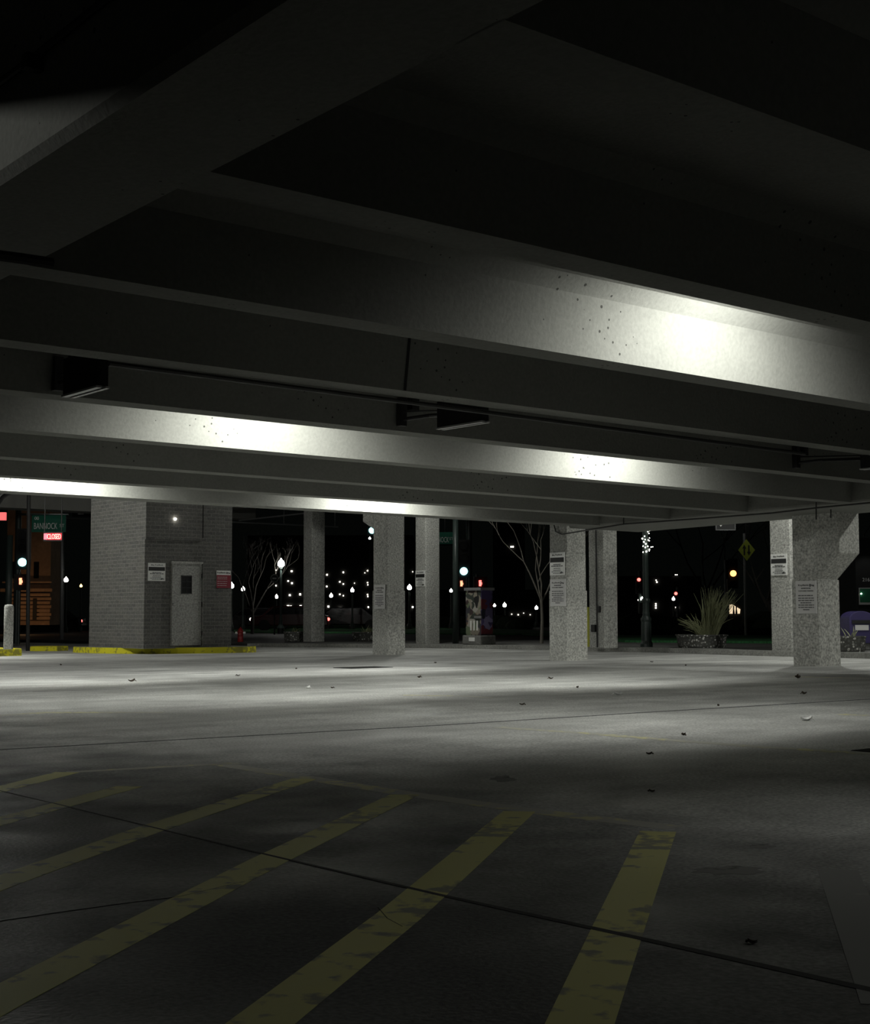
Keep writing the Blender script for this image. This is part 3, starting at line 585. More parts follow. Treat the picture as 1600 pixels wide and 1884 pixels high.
p = on_floor(668, 1228.5); mb = MB(); mb.box((p.x - .35, p.y - .22, p.z), (p.x + .35, p.y + .22, p.z + .006)); tag(build('drain_slot', mb, 'joint'), 'dark drain slot on the floor in front of the centre column', 'drain')
p = on_floor(1603, 1381.5); r = thing('drain_grate', 'dark slotted drain grate at the right edge of the floor', 'drain', p)
mb = MB(); mb.box((p.x - .07, p.y - .07, p.z), (p.x + .07, p.y + .07, p.z + .002)); build('pit', mb, 'joint', r)
mb = MB()
for i in range(7): mb.box((p.x - .07, p.y - .066 + i * .02, p.z + .001), (p.x + .07, p.y - .057 + i * .02, p.z + .004))
build('bars', mb, 'pipe', r)

def stain(label, px, py, wx, hy, seed):
    rnd = random.Random(seed); P = []
    for i in range(22):
        t = 2 * math.pi * i / 22; k = rnd.uniform(.65, 1.1); P.append(on_floor(px + wx * k * math.cos(t), py + hy * k * math.sin(t)))
    mb = MB(); mb.prism([Vector((q.x, q.y, fz(q.x, q.y) - .002)) for q in P], (0, 0, .0026)); tag(build('oil_stain', mb, STAIN), label, 'stain')
STAIN = worn_paint('oil_stain_dark', (.03, .03, .03), (.2, .2, .19), .4)
stain('dark oil stain on the floor just beyond the bay line ends', 925, 1433, 26, 6, 1)
stain('small dark oil stain at the right in front of the ghost line', 1400, 1557, 26, 4, 2)
stain('rough dark patch on the floor at right above the ghost line', 1345, 1602, 70, 9, 3)
def leaf(px, py, s, m, label, cat, grp, rz, nm='dry_leaf'):
    p = on_floor(px, py); a = Vector((math.cos(rz), math.sin(rz), 0)); b = Vector((-a.y, a.x, 0)); mb = MB(); n = 5; up = []
    for i in range(n):
        t = i / (n - 1); w = s * .45 * math.sin(math.pi * (.08 + .86 * t)); h = s * .30 * (2 * t - 1) ** 2 + .003
        for k, q in ((-1, .14), (0, 0), (1, .2)): up.append(p + a * (t - .5) * 1.6 * s + b * w * k + ZZ * (h + q * s * .9 * (1 + t)))
    fs = []
    for i in range(n - 1):
        for k in range(2): fs.append((i * 3 + k, i * 3 + k + 1, i * 3 + k + 4, i * 3 + k + 3))
    lo = [q - ZZ * .003 for q in up]; N = len(up)
    mb.add(up + lo, fs + [tuple(N + j for j in f[::-1]) for f in fs]); mb.tube([p + a * .8 * s + ZZ * s * .3, p + a * 1.15 * s + ZZ * .004], .0035, 5)
    return tag(build(nm, mb, m), label, cat, grp)
for i, (px, py, s) in enumerate([(242, 1254, .05), (112, 1224, .035), (438, 1243.5, .03), (545, 1231, .03), (611, 1266, .022), (771, 1247, .04), (801, 1220, .03), (1013, 1249, .035), (1062, 1265.5, .03), (960, 1297, .025), (1261, 1225, .03), (1199, 1218.5, .03), (1479, 1277, .04), (1257, 1353, .025), (1194, 1388, .018), (1321, 1299, .022), (1199, 1457, .014)]):
    leaf(px, py, s, 'leaf', 'small dark dry leaf lying on the concrete floor', 'leaf', 'dry leaves on the floor', i * 1.3)
leaf(1467, 1248, .07, 'leaf', 'larger curled dry leaf with stem in front of the corbel column', 'leaf', None, .4)
leaf(1384, 1736, .012, 'leaf', 'tiny pale leaf fragment on the dark floor at lower right', 'leaf', None, 2.0)
leaf(566, 1267, .045, 'paper', 'white scrap of paper on the lit floor left of centre', 'paper', None, .3, 'paper_scrap')
leaf(1137, 1279, .05, 'paper', 'white scrap of paper below the two-notice column', 'paper', None, 1.9, 'paper_scrap')
leaf(1483, 1326, .05, 'paper', 'thin white scrap of paper on the floor at right', 'paper', None, -.5, 'paper_scrap')

# ------------------------------------------------------------------ left exit: curbs, bollard, poles, hanging sign
def gnd(p): return fz(p.x, p.y)
q0, q1 = on_floor(-60, 1209), on_floor(41, 1206.5); mb = MB()
n = Vector((-(q1 - q0).y, (q1 - q0).x, 0)).normalized() * .9
mb.loft([q0 - ZZ * .02, q1 - ZZ * .02, q1 + n - ZZ * .02, q0 + n - ZZ * .02], [q0 + ZZ * .15, q1 + ZZ * .15, q1 + n + ZZ * .15, q0 + n + ZZ * .15])
tag(build('curb_island', mb, 'kyel', bevel=.03), 'yellow curb end under the grey bollard at the left edge', 'curb')
bp_ = on_floor(15, 1194.5, .15); mb = MB(); zt = at(15, 1112, (bp_ - EYE).dot(FH)).z
mb.lathe((bp_.x, bp_.y, fz(bp_.x, bp_.y) + .15), [(.088, 0), (.088, zt - bp_.z - .05), (.075, zt - bp_.z - .012), (.03, zt - bp_.z)], 20); tag(build('bollard', mb, 'col', smooth=True), 'grey concrete bollard standing on the left yellow curb', 'bollard')
q0, q1 = on_floor(54, 1198), on_floor(105, 1198); n = Vector((-(q1 - q0).y, (q1 - q0).x, 0)).normalized() * .5; mb = MB()
mb.loft([q0 - ZZ * .02, q1 - ZZ * .02, q1 + n - ZZ * .02, q0 + n - ZZ * .02], [q0 + ZZ * .11, q1 + ZZ * .11, q1 + n + ZZ * .11, q0 + n + ZZ * .11])
tag(build('curb_island', mb, 'kyel', bevel=.03), 'short yellow curb between the black pole and the booth', 'curb')
p = on_floor(51, 1197.5); Yp = (p - EYE).dot(FH); mb = MB(); mb.tube([p, at(53, 890, Yp)], .045, 10); tag(build('pole', mb, 'black'), 'thin black pole rising from the floor left of the booth', 'pole')
# hanging closed sign
Yc = 32.0; c = at(97, 987, Yc); r = thing('hanging_led_sign', 'glowing red sign reading CLOSED hung on two rods at left', 'sign', at(97, 996, Yc))
sx = RT; px = Yc / F
mb = MB(); mb.obox(c + FH * .045, sx * 17.5 * px, ZZ * 8.5 * px, FH * .03); build('case', mb, 'black', r)
mb = MB(); mb.obox(c + FH * .012 - sx * 13.5 * px, sx * 3.2 * px, ZZ * 5.5 * px, FH * .004); build('lit_edge', mb, 'led', r)
mb = MB(); mb.text('CLOSED', c + sx * 2.4 * px, sx, ZZ, h=9.5 * px, w=25 * px, t=.02); build('lettering', mb, 'ledcore', r)
mb = MB(); mb.obox(c + FH * .014 + sx * 1.8 * px, sx * 14.5 * px, ZZ * 6.2 * px, FH * .003); build('glowing_face', mb, glow('dim_red_led', (1, .03, .06), .28), r)
for xx in (81, 112):
    mb = MB(); q = at(xx, 980, Yc) + FH * .045; mb.tube([q, Vector((q.x, q.y, 4.42))], .012, 6); build('rod', mb, 'pipe', r)
Yr = 34; r = thing('lit_red_sign', 'lit red sign board cut by the left photo edge', 'sign', at(-5, 958, Yr))
mb = MB(); mb.obox(at(-12, 950, Yr), RT * 23 * Yr / F, ZZ * 7.2 * Yr / F, FH * .05); build('panel', mb, 'redsign', r)
mb = MB(); mb.tube([at(-12, 943, Yr), at(-12, 880, Yr)], .02, 8); build('rod', mb, 'pipe', r)
# curved black arm at the top left
mb = MB(); mb.tube([at(-30, 930, 24), at(-2, 925, 24), at(4, 915, 24), at(14, 908, 24), at(28, 905, 24), at(40, 903, 24)], .04, 8); tag(build('curved_arm', mb, 'black'), 'curved black arm under the farthest beam at the left edge', 'bracket')

# ------------------------------------------------------------------ the street
def gpt(px, py): return on_floor(px, py, CURB)
def base_at(px, Y):                                     # ground point below a pixel column at a given distance
    p = at(px, 1150, Y); p.z = fz(p.x, p.y) + (CURB if p.x > cp[0].x else 0); return p
# lawn and hedge strips
lw = [(430, 1164), (690, 1166), (960, 1168), (1150, 1182), (1420, 1184), (1560, 1186), (1560, 1173), (1420, 1172), (1150, 1171.5), (960, 1160), (690, 1151), (430, 1150)]
mb = MB(); mb.prism([gpt(*q) for q in lw], (0, 0, .05)); o = build('lawn', mb, 'lawn'); tag(o, 'dark green lawn strip beyond the sidewalk', 'grass'); o['kind'] = 'stuff'
def hedge(label, pix, h, dpt, seed):
    P = [gpt(*q) for q in pix]; rnd = random.Random(seed); mb = MB()
    for a, b in zip(P[:-1], P[1:]):
        k = max(2, int((b - a).length / 1.2))
        for i in range(k):
            c = a.lerp(b, (i + .5) / k) + FH * rnd.uniform(0, dpt); hh = h * rnd.uniform(.7, 1.1); rr = rnd.uniform(.6, 1.0)
            mb.lathe(c, [(rr * .9, 0), (rr * 1.05, hh * .35), (rr * .85, hh * .75), (rr * .35, hh)], 9, rnd.random())
    o = build('hedge', mb, 'hedge'); return tag(o, label, 'hedge')
hedge('low dark hedge beyond the lawn on the right', [(1150, 1169), (1600, 1171)], .7, 2, 1)
hedge('low dark hedge beyond the lawn near the centre', [(600, 1150), (960, 1158)], .8, 2, 2)

def street_lamp(label, px, py, rpx, Y, m='dimglobe', base=None, watts=0, grp='street lamps'):
    c = at(px, py, Y); g = base_at(px, Y); rr = rpx * Y / F
    r = thing('street_lamp', label, 'lamp', (c.x, c.y, g.z), grp)
    mb = MB(); mb.lathe((c.x, c.y, g.z), [(.16, 0), (.16, .25), (.09, .4), (.055, .8), (.045, max(.9, c.z - g.z - rr * 1.5)), (.09, c.z - g.z - rr * 1.1), (.09, c.z - g.z - rr * .9)], 10); build('pole', mb, 'post', r)
    mb = MB(); mb.lathe((c.x, c.y, c.z), [(rr * .45, -rr), (rr * .95, -rr * .45), (rr, 0), (rr * .8, rr * .6), (rr * .3, rr * 1.05), (rr * .12, rr * 1.5)], 14); build('globe', mb, m, r, True)
    if watts: lamp_light('lamp_bulb', (c.x, c.y, c.z - rr * 1.6), watts, rr, r)
    return r
street_lamp('large glowing acorn street lamp between the booth and the far column', 517, 1037, 6.5, 62, 'globe', watts=60)
street_lamp('bright globe lamp touching the right edge of the booth notice', 426, 1078, 4.6, 80, 'globe')
street_lamp('globe lamp second right of the booth edge', 447, 1084, 3.6, 85)
street_lamp('globe lamp low, just left under the acorn lamp', 508.5, 1098, 3.2, 95)
street_lamp('globe lamp just right of the plain far column', 609, 1096, 3.4, 95)
street_lamp('globe lamp midway between plain far column and centre column', 648, 1086, 3.4, 85, 'globe')
street_lamp('globe lamp in the gap right of the centre column', 753, 1081, 4.2, 80, 'globe')
street_lamp('globe lamp hugging the left side of the black signal pole', 829.5, 1087, 3.0, 85)
street_lamp('globe lamp right of the mural cabinet', 928, 1113.5, 3.6, 95)
street_lamp('small globe lamp at the right edge of the mural cabinet', 909.5, 1114, 2.6, 100)
street_lamp('globe lamp left of the bare tree trunk', 986.5, 1118.5, 3.2, 95)
street_lamp('globe lamp touching the left side of the string-lit post', 1181, 1102, 3.0, 85)
street_lamp('smaller globe lamp left of the string-lit post', 1175, 1104, 2.0, 95)
street_lamp('globe lamp above the left end of the grass planter', 1238.5, 1102, 3.0, 90)
street_lamp('cream globe lamp at left beside the pale pole', 121.5, 1067, 4.2, 80)
street_lamp('small amber lamp just left of the booth', 149, 1078, 2.6, 90, 'amber')
street_lamp('tall twin lamp beside the centre column, seen at its top left', 680, 990.5, 2.2, 120)
# parked cars far away
def car(label, px, py, Y, L, m, headlamp=None):
    g = base_at(px, Y); r = thing('car', label, 'car', (g.x, g.y, g.z)); sx = RT; 
    def P(a, b, c): return g + sx * a + FH * b + ZZ * c
    prof = [(-.5, .3), (-.5, .75), (-.36, .85), (-.22, 1.4), (.2, 1.42), (.34, .95), (.48, .85), (.5, .3)]
    mb = MB(); mb.prism([P(a * L, -.85, c) for a, c in prof], FH * 1.7); build('body', mb, m, r, bevel=.06)
    mb = MB(); mb.prism([P(a * L, -.862, c) for a, c in ((-.31, .92), (-.2, 1.32), (.17, 1.33), (.27, .95))], FH * .02); build('side_window', mb, 'glass', r)
    for a in (-.32, .32):
        mb = MB(); mb.disc(P(a * L, -.8, .32), FH, .32, .2, 18); build('wheel', mb, 'black', r)
    for s, q in ((-.5, 'dimglobe'), (.5, 'redl')):
        if headlamp:
            mb = MB(); mb.ball(P(s * L * .99, -.6, .66), .09); build('headlamp' if s < 0 else 'tail_lamp', mb, q, r)
car('dark red car parked beyond the lawn left of the plain far column', 535, 1140, 80, 4.4, 'carred', True)
car('dark grey car parked behind the lawn near the acorn lamp', 478, 1140, 88, 4.6, 'cargrey', True)
car('dark car beyond the lawn between the plain column and the centre column', 640, 1145, 90, 4.6, 'cargrey', True)
car('distant car with a headlight, left of the booth', 92, 1150, 92, 4.4, 'cargrey', True)

# buildings
def building(label, x0, x1, ytop, Y, wins, m='dark', depth=14, wm='window'):
    a = at(x0, ytop, Y); b = at(x1, ytop, Y); zb = min(base_at(x0, Y).z, base_at(x1, Y).z)
    c = (a + b) / 2; r = thing('building', label, 'building', (c.x, c.y, zb)); 
    mb = MB(); mb.prism([Vector((a.x, a.y, zb)), Vector((b.x, b.y, zb)), Vector((b.x, b.y, zb)) + FH * depth, Vector((a.x, a.y, zb)) + FH * depth], ZZ * (a.z - zb)); build('walls', mb, m, r)
    for (px, py, s) in wins:
        p = at(px, py, Y) - FH * .06; k = .8 * s * Y / F
        mb = MB(); mb.obox(p, RT * k, ZZ * k * 1.05, FH * .05); build('window', mb, wm, r)
    return r
building('distant dark apartment block with scattered lit windows behind the centre', 455, 760, 985, 150,
         [(536.5, 1051, 1.8), (537, 1073, 1.8), (530, 1069, 1.4), (507.5, 1077.5, 1.5), (508, 1049, 1), (533, 1095, 1.9), (552, 1093.5, 1.9), (530, 1115.5, 2.4), (535, 1115.5, 1.6), (553, 1115.5, 2.3), (526, 1121, 1.2), (528, 1125, 1.4),
          (601.5, 1057.5, 1.6), (631.5, 1053, 1.5), (676, 1050, 1.2), (671, 1054, .9), (625, 1070.5, 1.4), (631.5, 1074.5, 1.4), (601, 1079, 1.4), (652, 1073, .9), (676, 1072, 1.1), (676.5, 1076, 1.1), (625, 1093.5, 1.3), (631.5, 1096, 1.2), (676, 1094, 1.2), (676.5, 1097.5, 1.1), (604, 1116, 1.9), (626, 1119, 1.8), (622, 1122, 1.1), (677.5, 1117, 1.5), (759, 1052, 1), (759, 1117, 1.8), (520, 1137, 1.0)])
building('distant dark building with a few lights behind the mural cabinet', 800, 1010, 1085, 155, [(941, 1130, 1), (963, 1128, .8), (953, 1131, 1.2), (975, 1131, .9)])
building('far tower with two tiny lights between the bare tree and the cabinet', 915, 965, 960, 172, [(940, 1006, 1.4), (943.5, 1006, 1.4)])
building('distant low building with small lights behind the string-lit post', 1140, 1290, 1060, 160, [(1242, 1057.5, .9), (1245, 1057.5, .9), (1206, 1114.5, 1.4), (1206, 1118.5, 1.4), (1206, 1111, 1.3), (1243, 1117.5, 1.2), (1246.5, 1118, 1.3), (1208, 1071, 1.3), (1206.5, 1067.5, 1.0)])
# stone building at left, warmly lit at its base
Y = 70; zb = base_at(60, Y).z
a = at(16, 930, Y); b = at(96, 930, Y); r = thing('stone_building', 'stone building with a warmly lit coursed base at the left', 'building', ((a.x + b.x) / 2, (a.y + b.y) / 2, zb))
def face(mb, x0, y0, x1, y1, d0, d1):
    p = at(x0, y1, Y); q = at(x1, y0, Y); w = q - p; w.z = 0
    o0 = Vector((p.x, p.y, p.z)) - FH * d1; mb.prism([o0, o0 + w, o0 + w + FH * (d1 - d0), o0 + FH * (d1 - d0)], ZZ * (q.z - p.z)); return mb
build('walls', face(MB(), 10, 935, 95, 1150, -2, 0), 'stone', r)
build('cornice', face(MB(), 6, 1083, 101, 1089, 0, .5), 'stone', r)
build('cornice', face(MB(), 8, 1070, 98, 1073, 0, .35), 'stone', r)
for i in range(7): build('stone_course', face(MB(), 14 if i % 2 else 17, 1092 + i * 7.2, 97 if i % 2 else 95, 1097.2 + i * 7.2, 0, .28), 'stone', r)
for xx in (22, 62): build('window', face(MB(), xx, 1034, xx + 10, 1064, 0, .03), 'glass', r)
build('doorway', face(MB(), 63, 1101, 71, 1140, .27, .31), 'dark', r)
lamp_light('wall_washer', tuple(at(62, 1128, Y) - FH * 2.2), 16, .15, r, (1, .55, .25))
lamp_light('wall_washer', tuple(at(84, 1055, Y) - FH * 3.0), 4, .15, r, (1, .6, .35))

# traffic signals
def signal(label, px, py, Y, lit, m, pole_px=None, s=1.0, nl=3, top=None):
    w = .33 * s; h = .34 * s; cz_ = at(px, py, Y); n = -FH
    r = thing('traffic_signal', label, 'traffic light', cz_ - ZZ * h * nl / 2)
    c0 = cz_ + ZZ * h * (lit - (nl - 1) / 2) 
    mb = MB(); mb.obox(c0 + FH * .12, RT * w / 2, ZZ * h * nl / 2, FH * .1); build('housing', mb, 'black', r)
    for i in range(nl):
        p = c0 + ZZ * h * ((nl - 1) / 2 - i); mb = MB(); mb.disc(p, n, .105 * s, .05, 20); build('lens', mb, m if i == lit else 'off', r)
        mb = MB(); K = [p - FH * .02 + (RT * math.cos(t) + ZZ * math.sin(t)) * .125 * s for t in [math.pi * j / 8 for j in range(9)]]; mb.tube(K, .012 * s, 5); build('visor', mb, 'black', r)
    if pole_px is not None:
        g = base_at(pole_px, Y); mb = MB(); tp = at(pole_px, top or py - 40, Y) + FH * .2; mb.tube([Vector((tp.x, tp.y, g.z)), tp], [.11, .09], 10); mb.tube([Vector((tp.x, tp.y, c0.z)), c0 + FH * .2], .04, 8); build('pole', mb, 'post', r)
    return r
signal('traffic signal showing green at the left edge below the street sign', 41, 1034.5, 44, 2, 'cyan', 31, 1.25, top=930)
signal('traffic signal showing green beside the black signal pole', 853, 1051, 45, 2, 'cyan', 863, 1.2, top=930)
signal('high traffic signal showing green at the upper left of the centre column', 684, 976, 60, 2, 'cyan', 693, 1.3, top=940)
signal('distant traffic signal showing red left of the string-lit post', 1175, 1066.5, 85, 0, 'redl', 1177, 1.0, top=1050)
signal('distant red signal above the left end of the grass planter', 1243, 1092, 95, 0, 'redl', 1246, 1.0, top=1080)
signal('amber glowing signal left of the yellow diamond sign', 1348.5, 1055, 60, 1, glow('amber_signal_lens', (1, .42, .12), 2.6), 1337, 1.25, top=1030)
def ped(label, px, py, Y, m):
    c = at(px, py, Y); r = thing('pedestrian_signal', label, 'traffic light', c - ZZ * .25); mb = MB(); mb.obox(c + FH * .1, RT * .22, ZZ * .24, FH * .08); build('housing', mb, 'black', r)
    mb = MB(); mb.obox(c - RT * .017, RT * .036, ZZ * .07, FH * .01)
    for i in range(4): mb.obox(c + RT * (-.05 + i * .022) + ZZ * .09, RT * .008, ZZ * (.035 if i else .03), FH * .01)
    mb.obox(c + RT * .036 + ZZ * .015, RT * .009, ZZ * .035, FH * .01); build('lit_hand', mb, m, r)
    g = base_at(px - 6, Y); q = at(px - 6, py - 18, Y) + FH * .2; mb = MB(); mb.tube([Vector((q.x, q.y, g.z)), q], .05, 8); mb.tube([Vector((q.x, q.y, c.z)), c + FH * .15], .025, 6); build('pole', mb, 'post', r)
ped('pedestrian signal with orange hand below the left green light', 38.5, 1071, 42, 'handl')
ped('pedestrian signal with orange hand at the black signal pole', 849.5, 1075, 48, 'handl')
ped('pedestrian signal with red hand above the mural cabinet', 884, 1074.5, 46, 'redl')

# poles
p = gpt(838, 1184); Yp = (p - EYE).dot(FH); mb = MB(); mb.tube([p, at(838, 900, Yp)], [.075, .07], 12); tag(build('signal_pole', mb, 'post', smooth=True), 'thick black pole standing left of the mural cabinet', 'pole')
g = base_at(114, 46); mb = MB(); t = at(114.5, 945, 46); mb.tube([Vector((g.x, g.y, g.z)), Vector((t.x, t.y, t.z))], [.07, .045], 10); tag(build('pole', mb, 'grey', smooth=True), 'pale metal pole behind the red CLOSED sign', 'pole')
g = on_floor(14, 1190); Yp = 38; t = at(14.5, 985, Yp); g = base_at(14.5, Yp); mb = MB(); mb.tube([g, Vector((g.x, g.y, t.z))], .09, 12); tag(build('pole', mb, 'post', smooth=True), 'dark pole rising behind the grey bollard', 'pole')

def added_sign_lamp(label, target, up, out, watts, deg=60, side=0.0):  # added floodlight with housing and bracket, put in so a sign reads
    tg = Vector(target); c = tg + ZZ * up - FH * out + RT * side; d = (tg - c).normalized(); r = thing('added_floodlight', label, 'lamp', c, 'added floodlights above the signs')
    mb = MB(); mb.tube([c - d * .16, c - d * .1, c + d * .04], [.04, .08, .1], 12); build('housing', mb, 'black', r)
    mb = MB(); mb.tube([c - d * .1, c + FH * (out * .5) + ZZ * .2, c + FH * (out + .08)], .018, 6); mb.tube([c + FH * (out + .08), tg + FH * .08], .018, 6); build('bracket', mb, 'black', r)
    l = bpy.data.lights.new('flood_bulb', 'SPOT'); l.energy = watts; l.color = LAMPCOL; l.spot_size = math.radians(deg); l.spot_blend = .6; l.shadow_soft_size = .04
    o = bpy.data.objects.new('flood_bulb', l); C.objects.link(o); o.parent = r; o.location = d * .06; o.rotation_euler = d.to_track_quat('-Z', 'Y').to_euler()
# street name signs
def name_sign(label, px0, px1, py0, py1, Y, body, bx, small=None, st=None, arm=None):
    c = at((px0 + px1) / 2, (py0 + py1) / 2, Y); k = Y / F; r = thing('street_name_sign', label, 'sign', c - ZZ * (py1 - py0) / 2 * k)
    mb = MB(); mb.obox(c + FH * .02, RT * (px1 - px0) / 2 * k, ZZ * (py1 - py0) / 2 * k, FH * .012); build('panel', mb, 'green', r)
    mb = MB(); mb.text(body, at((bx[0] + bx[1]) / 2, (bx[2] + bx[3]) / 2, Y), RT, ZZ, h=(bx[3] - bx[2]) * k, w=(bx[1] - bx[0]) * k, t=.01)
    if st: mb.text(st[0], at(st[1], st[2], Y), RT, ZZ, h=st[3] * k, t=.01)
    if small: mb.text(small[0], at(small[1], small[2], Y), RT, ZZ, h=small[3] * k, t=.01)
    build('lettering', mb, 'letter', r)
    if arm:
        mb = MB(); mb.tube([at(arm[0], arm[1], Y) + FH * .06, at(arm[2], arm[3], Y) + FH * .06], .035, 8); build('mast_arm', mb, 'post', r)
name_sign('green street name sign reading BANNOCK at the left', 58, 121, 948, 979, 44, 'BANNOCK', (62.5, 105.5, 962, 973.5), ('00', 67.5, 953.5, 6), ('ST', 114, 967, 6), (29, 946, 125, 947))
name_sign('green street name sign partly hidden by the far noticed column', 788, 833, 979, 1001, 45, 'BANNOCK', (792, 825.5, 988, 998), None, ('ST', 830, 991, 5), (786, 1003, 865, 1000))
mb = MB(); Y = 46; mb.obox(at(150, 945, Y), RT * 17 * Y / F, ZZ * 6 * Y / F, FH * .02); r = thing('street_name_sign', 'small dark unreadable sign on a mast arm left of the booth', 'sign', at(150, 951, Y)); build('panel', mb, 'dark', r)
mb = MB(); words(mb, at(149, 945.5, Y) - FH * .03, RT, ZZ, 11 * Y / F, 3.2 * Y / F, -FH, 3); build('lettering', mb, 'letter', r)
mb = MB(); mb.tube([at(118, 953, Y) + FH * .05, at(170, 954.5, Y) + FH * .05], .03, 8); build('mast_arm', mb, 'grey', r)
added_sign_lamp('added small floodlight above the left BANNOCK street sign', at(88, 964, 44), 1.5, 1.0, 9)
added_sign_lamp('added small floodlight above the street sign by the black pole', at(818, 991, 45), 1.4, 1.0, 8)
# round sign
Y = 58; c = at(505, 1064, Y); r = thing('round_sign', 'round grey sign on a thin pole left below the acorn lamp', 'sign', base_at(505, Y))
mb = MB(); mb.disc(c, FH, 7.6 * Y / F, .02, 28); build('disc', mb, 'pipe', r)
mb = MB(); mb.tube([c - FH * .02 + (RT * math.cos(t) + ZZ * math.sin(t)) * 6.9 * Y / F for t in [2 * math.pi * i / 24 for i in range(25)]], .018, 6); build('ring', mb, 'white', r)
mb = MB(); words(mb, c - FH * .03, RT, ZZ, 8 * Y / F, 2.2 * Y / F, -FH, 8); build('lettering', mb, 'grey', r)
g = base_at(505, Y); mb = MB(); mb.tube([Vector((c.x, c.y, g.z)) + FH * .05, c + FH * .05 + ZZ * .2], .03, 8); build('pole', mb, 'post', r)
# diamond sign
Y = 42; c = at(1373, 1012, Y); k = Y / F; g = base_at(1372, Y); r = thing('diamond_sign', 'yellow diamond sign with two black arrows on a pole', 'sign', g)
mb = MB(); mb.prism([c + RT * a * k + ZZ * b * k for a, b in ((0, 20), (15.5, 0), (0, -20), (-15.5, 0))], FH * .02); build('panel', mb, 'yellowsign', r)
for s, nm in ((-1, 'up_arrow'), (1, 'down_arrow')):
    mb = MB(); o = c - FH * .004 + RT * s * 4.2 * k
    mb.prism([o + RT * a * k - ZZ * s * b * k for a, b in ((-1.4, -9), (1.4, -9), (1.4, 3), (3.6, 3), (0, 10), (-3.6, 3), (-1.4, 3))], -FH * .004); build(nm, mb, 'ink', r)
mb = MB(); mb.tube([g + FH * .05, Vector((g.x, g.y, c.z + .5)) + FH * .05], .035, 8); build('pole', mb, 'grey', r)
added_sign_lamp('added small floodlight above the yellow diamond sign', at(1373, 1012, 42), 1.7, 1.1, 9)
# hanging direction sign below the girder
Y = 25; c = at(1334.5, 968, Y); k = Y / F; r = thing('hanging_direction_sign', 'small dark sign with pale frame and arrow hanging below the right girder', 'sign', c)
mb = MB(); mb.obox(c + FH * .03, RT * 18 * k, ZZ * 7.5 * k, FH * .025); build('panel', mb, 'dark', r)
mb = MB()
for cx, cy, w, h in ((0, 7, 18, .8), (0, -7, 18, .8), (-17.5, 0, .8, 7.5), (17.5, 0, .8, 7.5)): mb.obox(c + RT * cx * k + ZZ * cy * k, RT * w * k, ZZ * h * k, FH * .006)
build('frame', mb, 'softink', r)
mb = MB(); mb.prism([c + RT * a * k + ZZ * b * k for a, b in ((-14, 5), (-4, 5), (-9, -1))], -FH * .004); build('arrow', mb, 'dull', r)
for s in (-12, 12):
    mb = MB(); mb.tube([c + RT * s * k + FH * .03, Vector(((c + RT * s * k + FH * .03).x, (c + RT * s * k + FH * .03).y, 4.42))], .008, 6); build('rod', mb, 'pipe', r)

# fluted lamp post wrapped with string lights
p = gpt(1189, 1190.3); Yl = (p - EYE).dot(FH); k = Yl / F
r = thing('lamp_post', 'tall fluted dark lamp post wrapped with string lights at its top', 'lamp', p)
Hh = at(1187, 960, Yl).z - p.z
mb = MB(); mb.lathe(p, [(11.5 * k, 0), (11.5 * k, .06), (9.4 * k, .12), (9.2 * k, .45), (8.6 * k, .52), (8.6 * k, .56), (7.4 * k, .6), (7.2 * k, .62)], 16); build('base', mb, 'post', r)
pr = []; n = 24
mb = MB(); mb.lathe(p, [(6.6 * k, .6), (6.9 * k, .66), (6.2 * k, .7), (5.8 * k, 1.2), (4.9 * k, Hh), (4.7 * k, 3.15)], 12); build('shaft', mb, 'post', r)
mb = MB(); mb.lathe(p, [(9.3 * k, .50), (9.9 * k, .54), (9.3 * k, .58)], 16); mb.lathe(p, [(7.4 * k, .88), (8.6 * k, .92), (7.4 * k, .96)], 16); build('collar', mb, 'post', r)
mb = MB(); mb.lathe(p + ZZ * 3.13, [(.08, 0), (.16, .08), (.19, .2), (.12, .35), (.03, .42)], 16); build('lantern', mb, 'white', r)
rs = thing('string_lights', 'white string lights wrapped around the top of the fluted post', 'string lights', at(1187, 1018, Yl) - FH * .1)
wire = []
for (bx, by, bs) in [(1194, 976.5, 1.6), (1190, 978.5, 1.2), (1193, 981.5, 1.2), (1184, 987, 1.4), (1181, 991, 1.9), (1185, 993, 1.3), (1194, 990, 1.1), (1191, 994, 1.3), (1193.5, 995, 1.3), (1183, 997.5, 1.9), (1186.5, 1001, 1.9), (1182.5, 1005, 1.7), (1185.5, 1007.5, 1.7), (1190, 1005.5, 1.6), (1197, 1006.5, 1.3), (1200, 1006.3, 1.0), (1194, 1011, 1.7), (1193.5, 1013.5, 1.1), (1182.5, 1016, 1.6), (1187.5, 1015, 2.2)]:
    q = at(bx, by, Yl) - FH * (.09 if abs(bx - 1187.5) < 5 else .03); wire.append(q); mb = MB(); mb.ball(q, bs * k * .66, 8); build('bulb', mb, 'bulb', rs, True)
mb = MB(); mb.tube(wire, .004, 4); mb.tube([wire[18], at(1182, 1050, Yl) - FH * .05, at(1182, 1110, Yl) - FH * .06], .005, 4); build('wire', mb, 'pipe', rs)

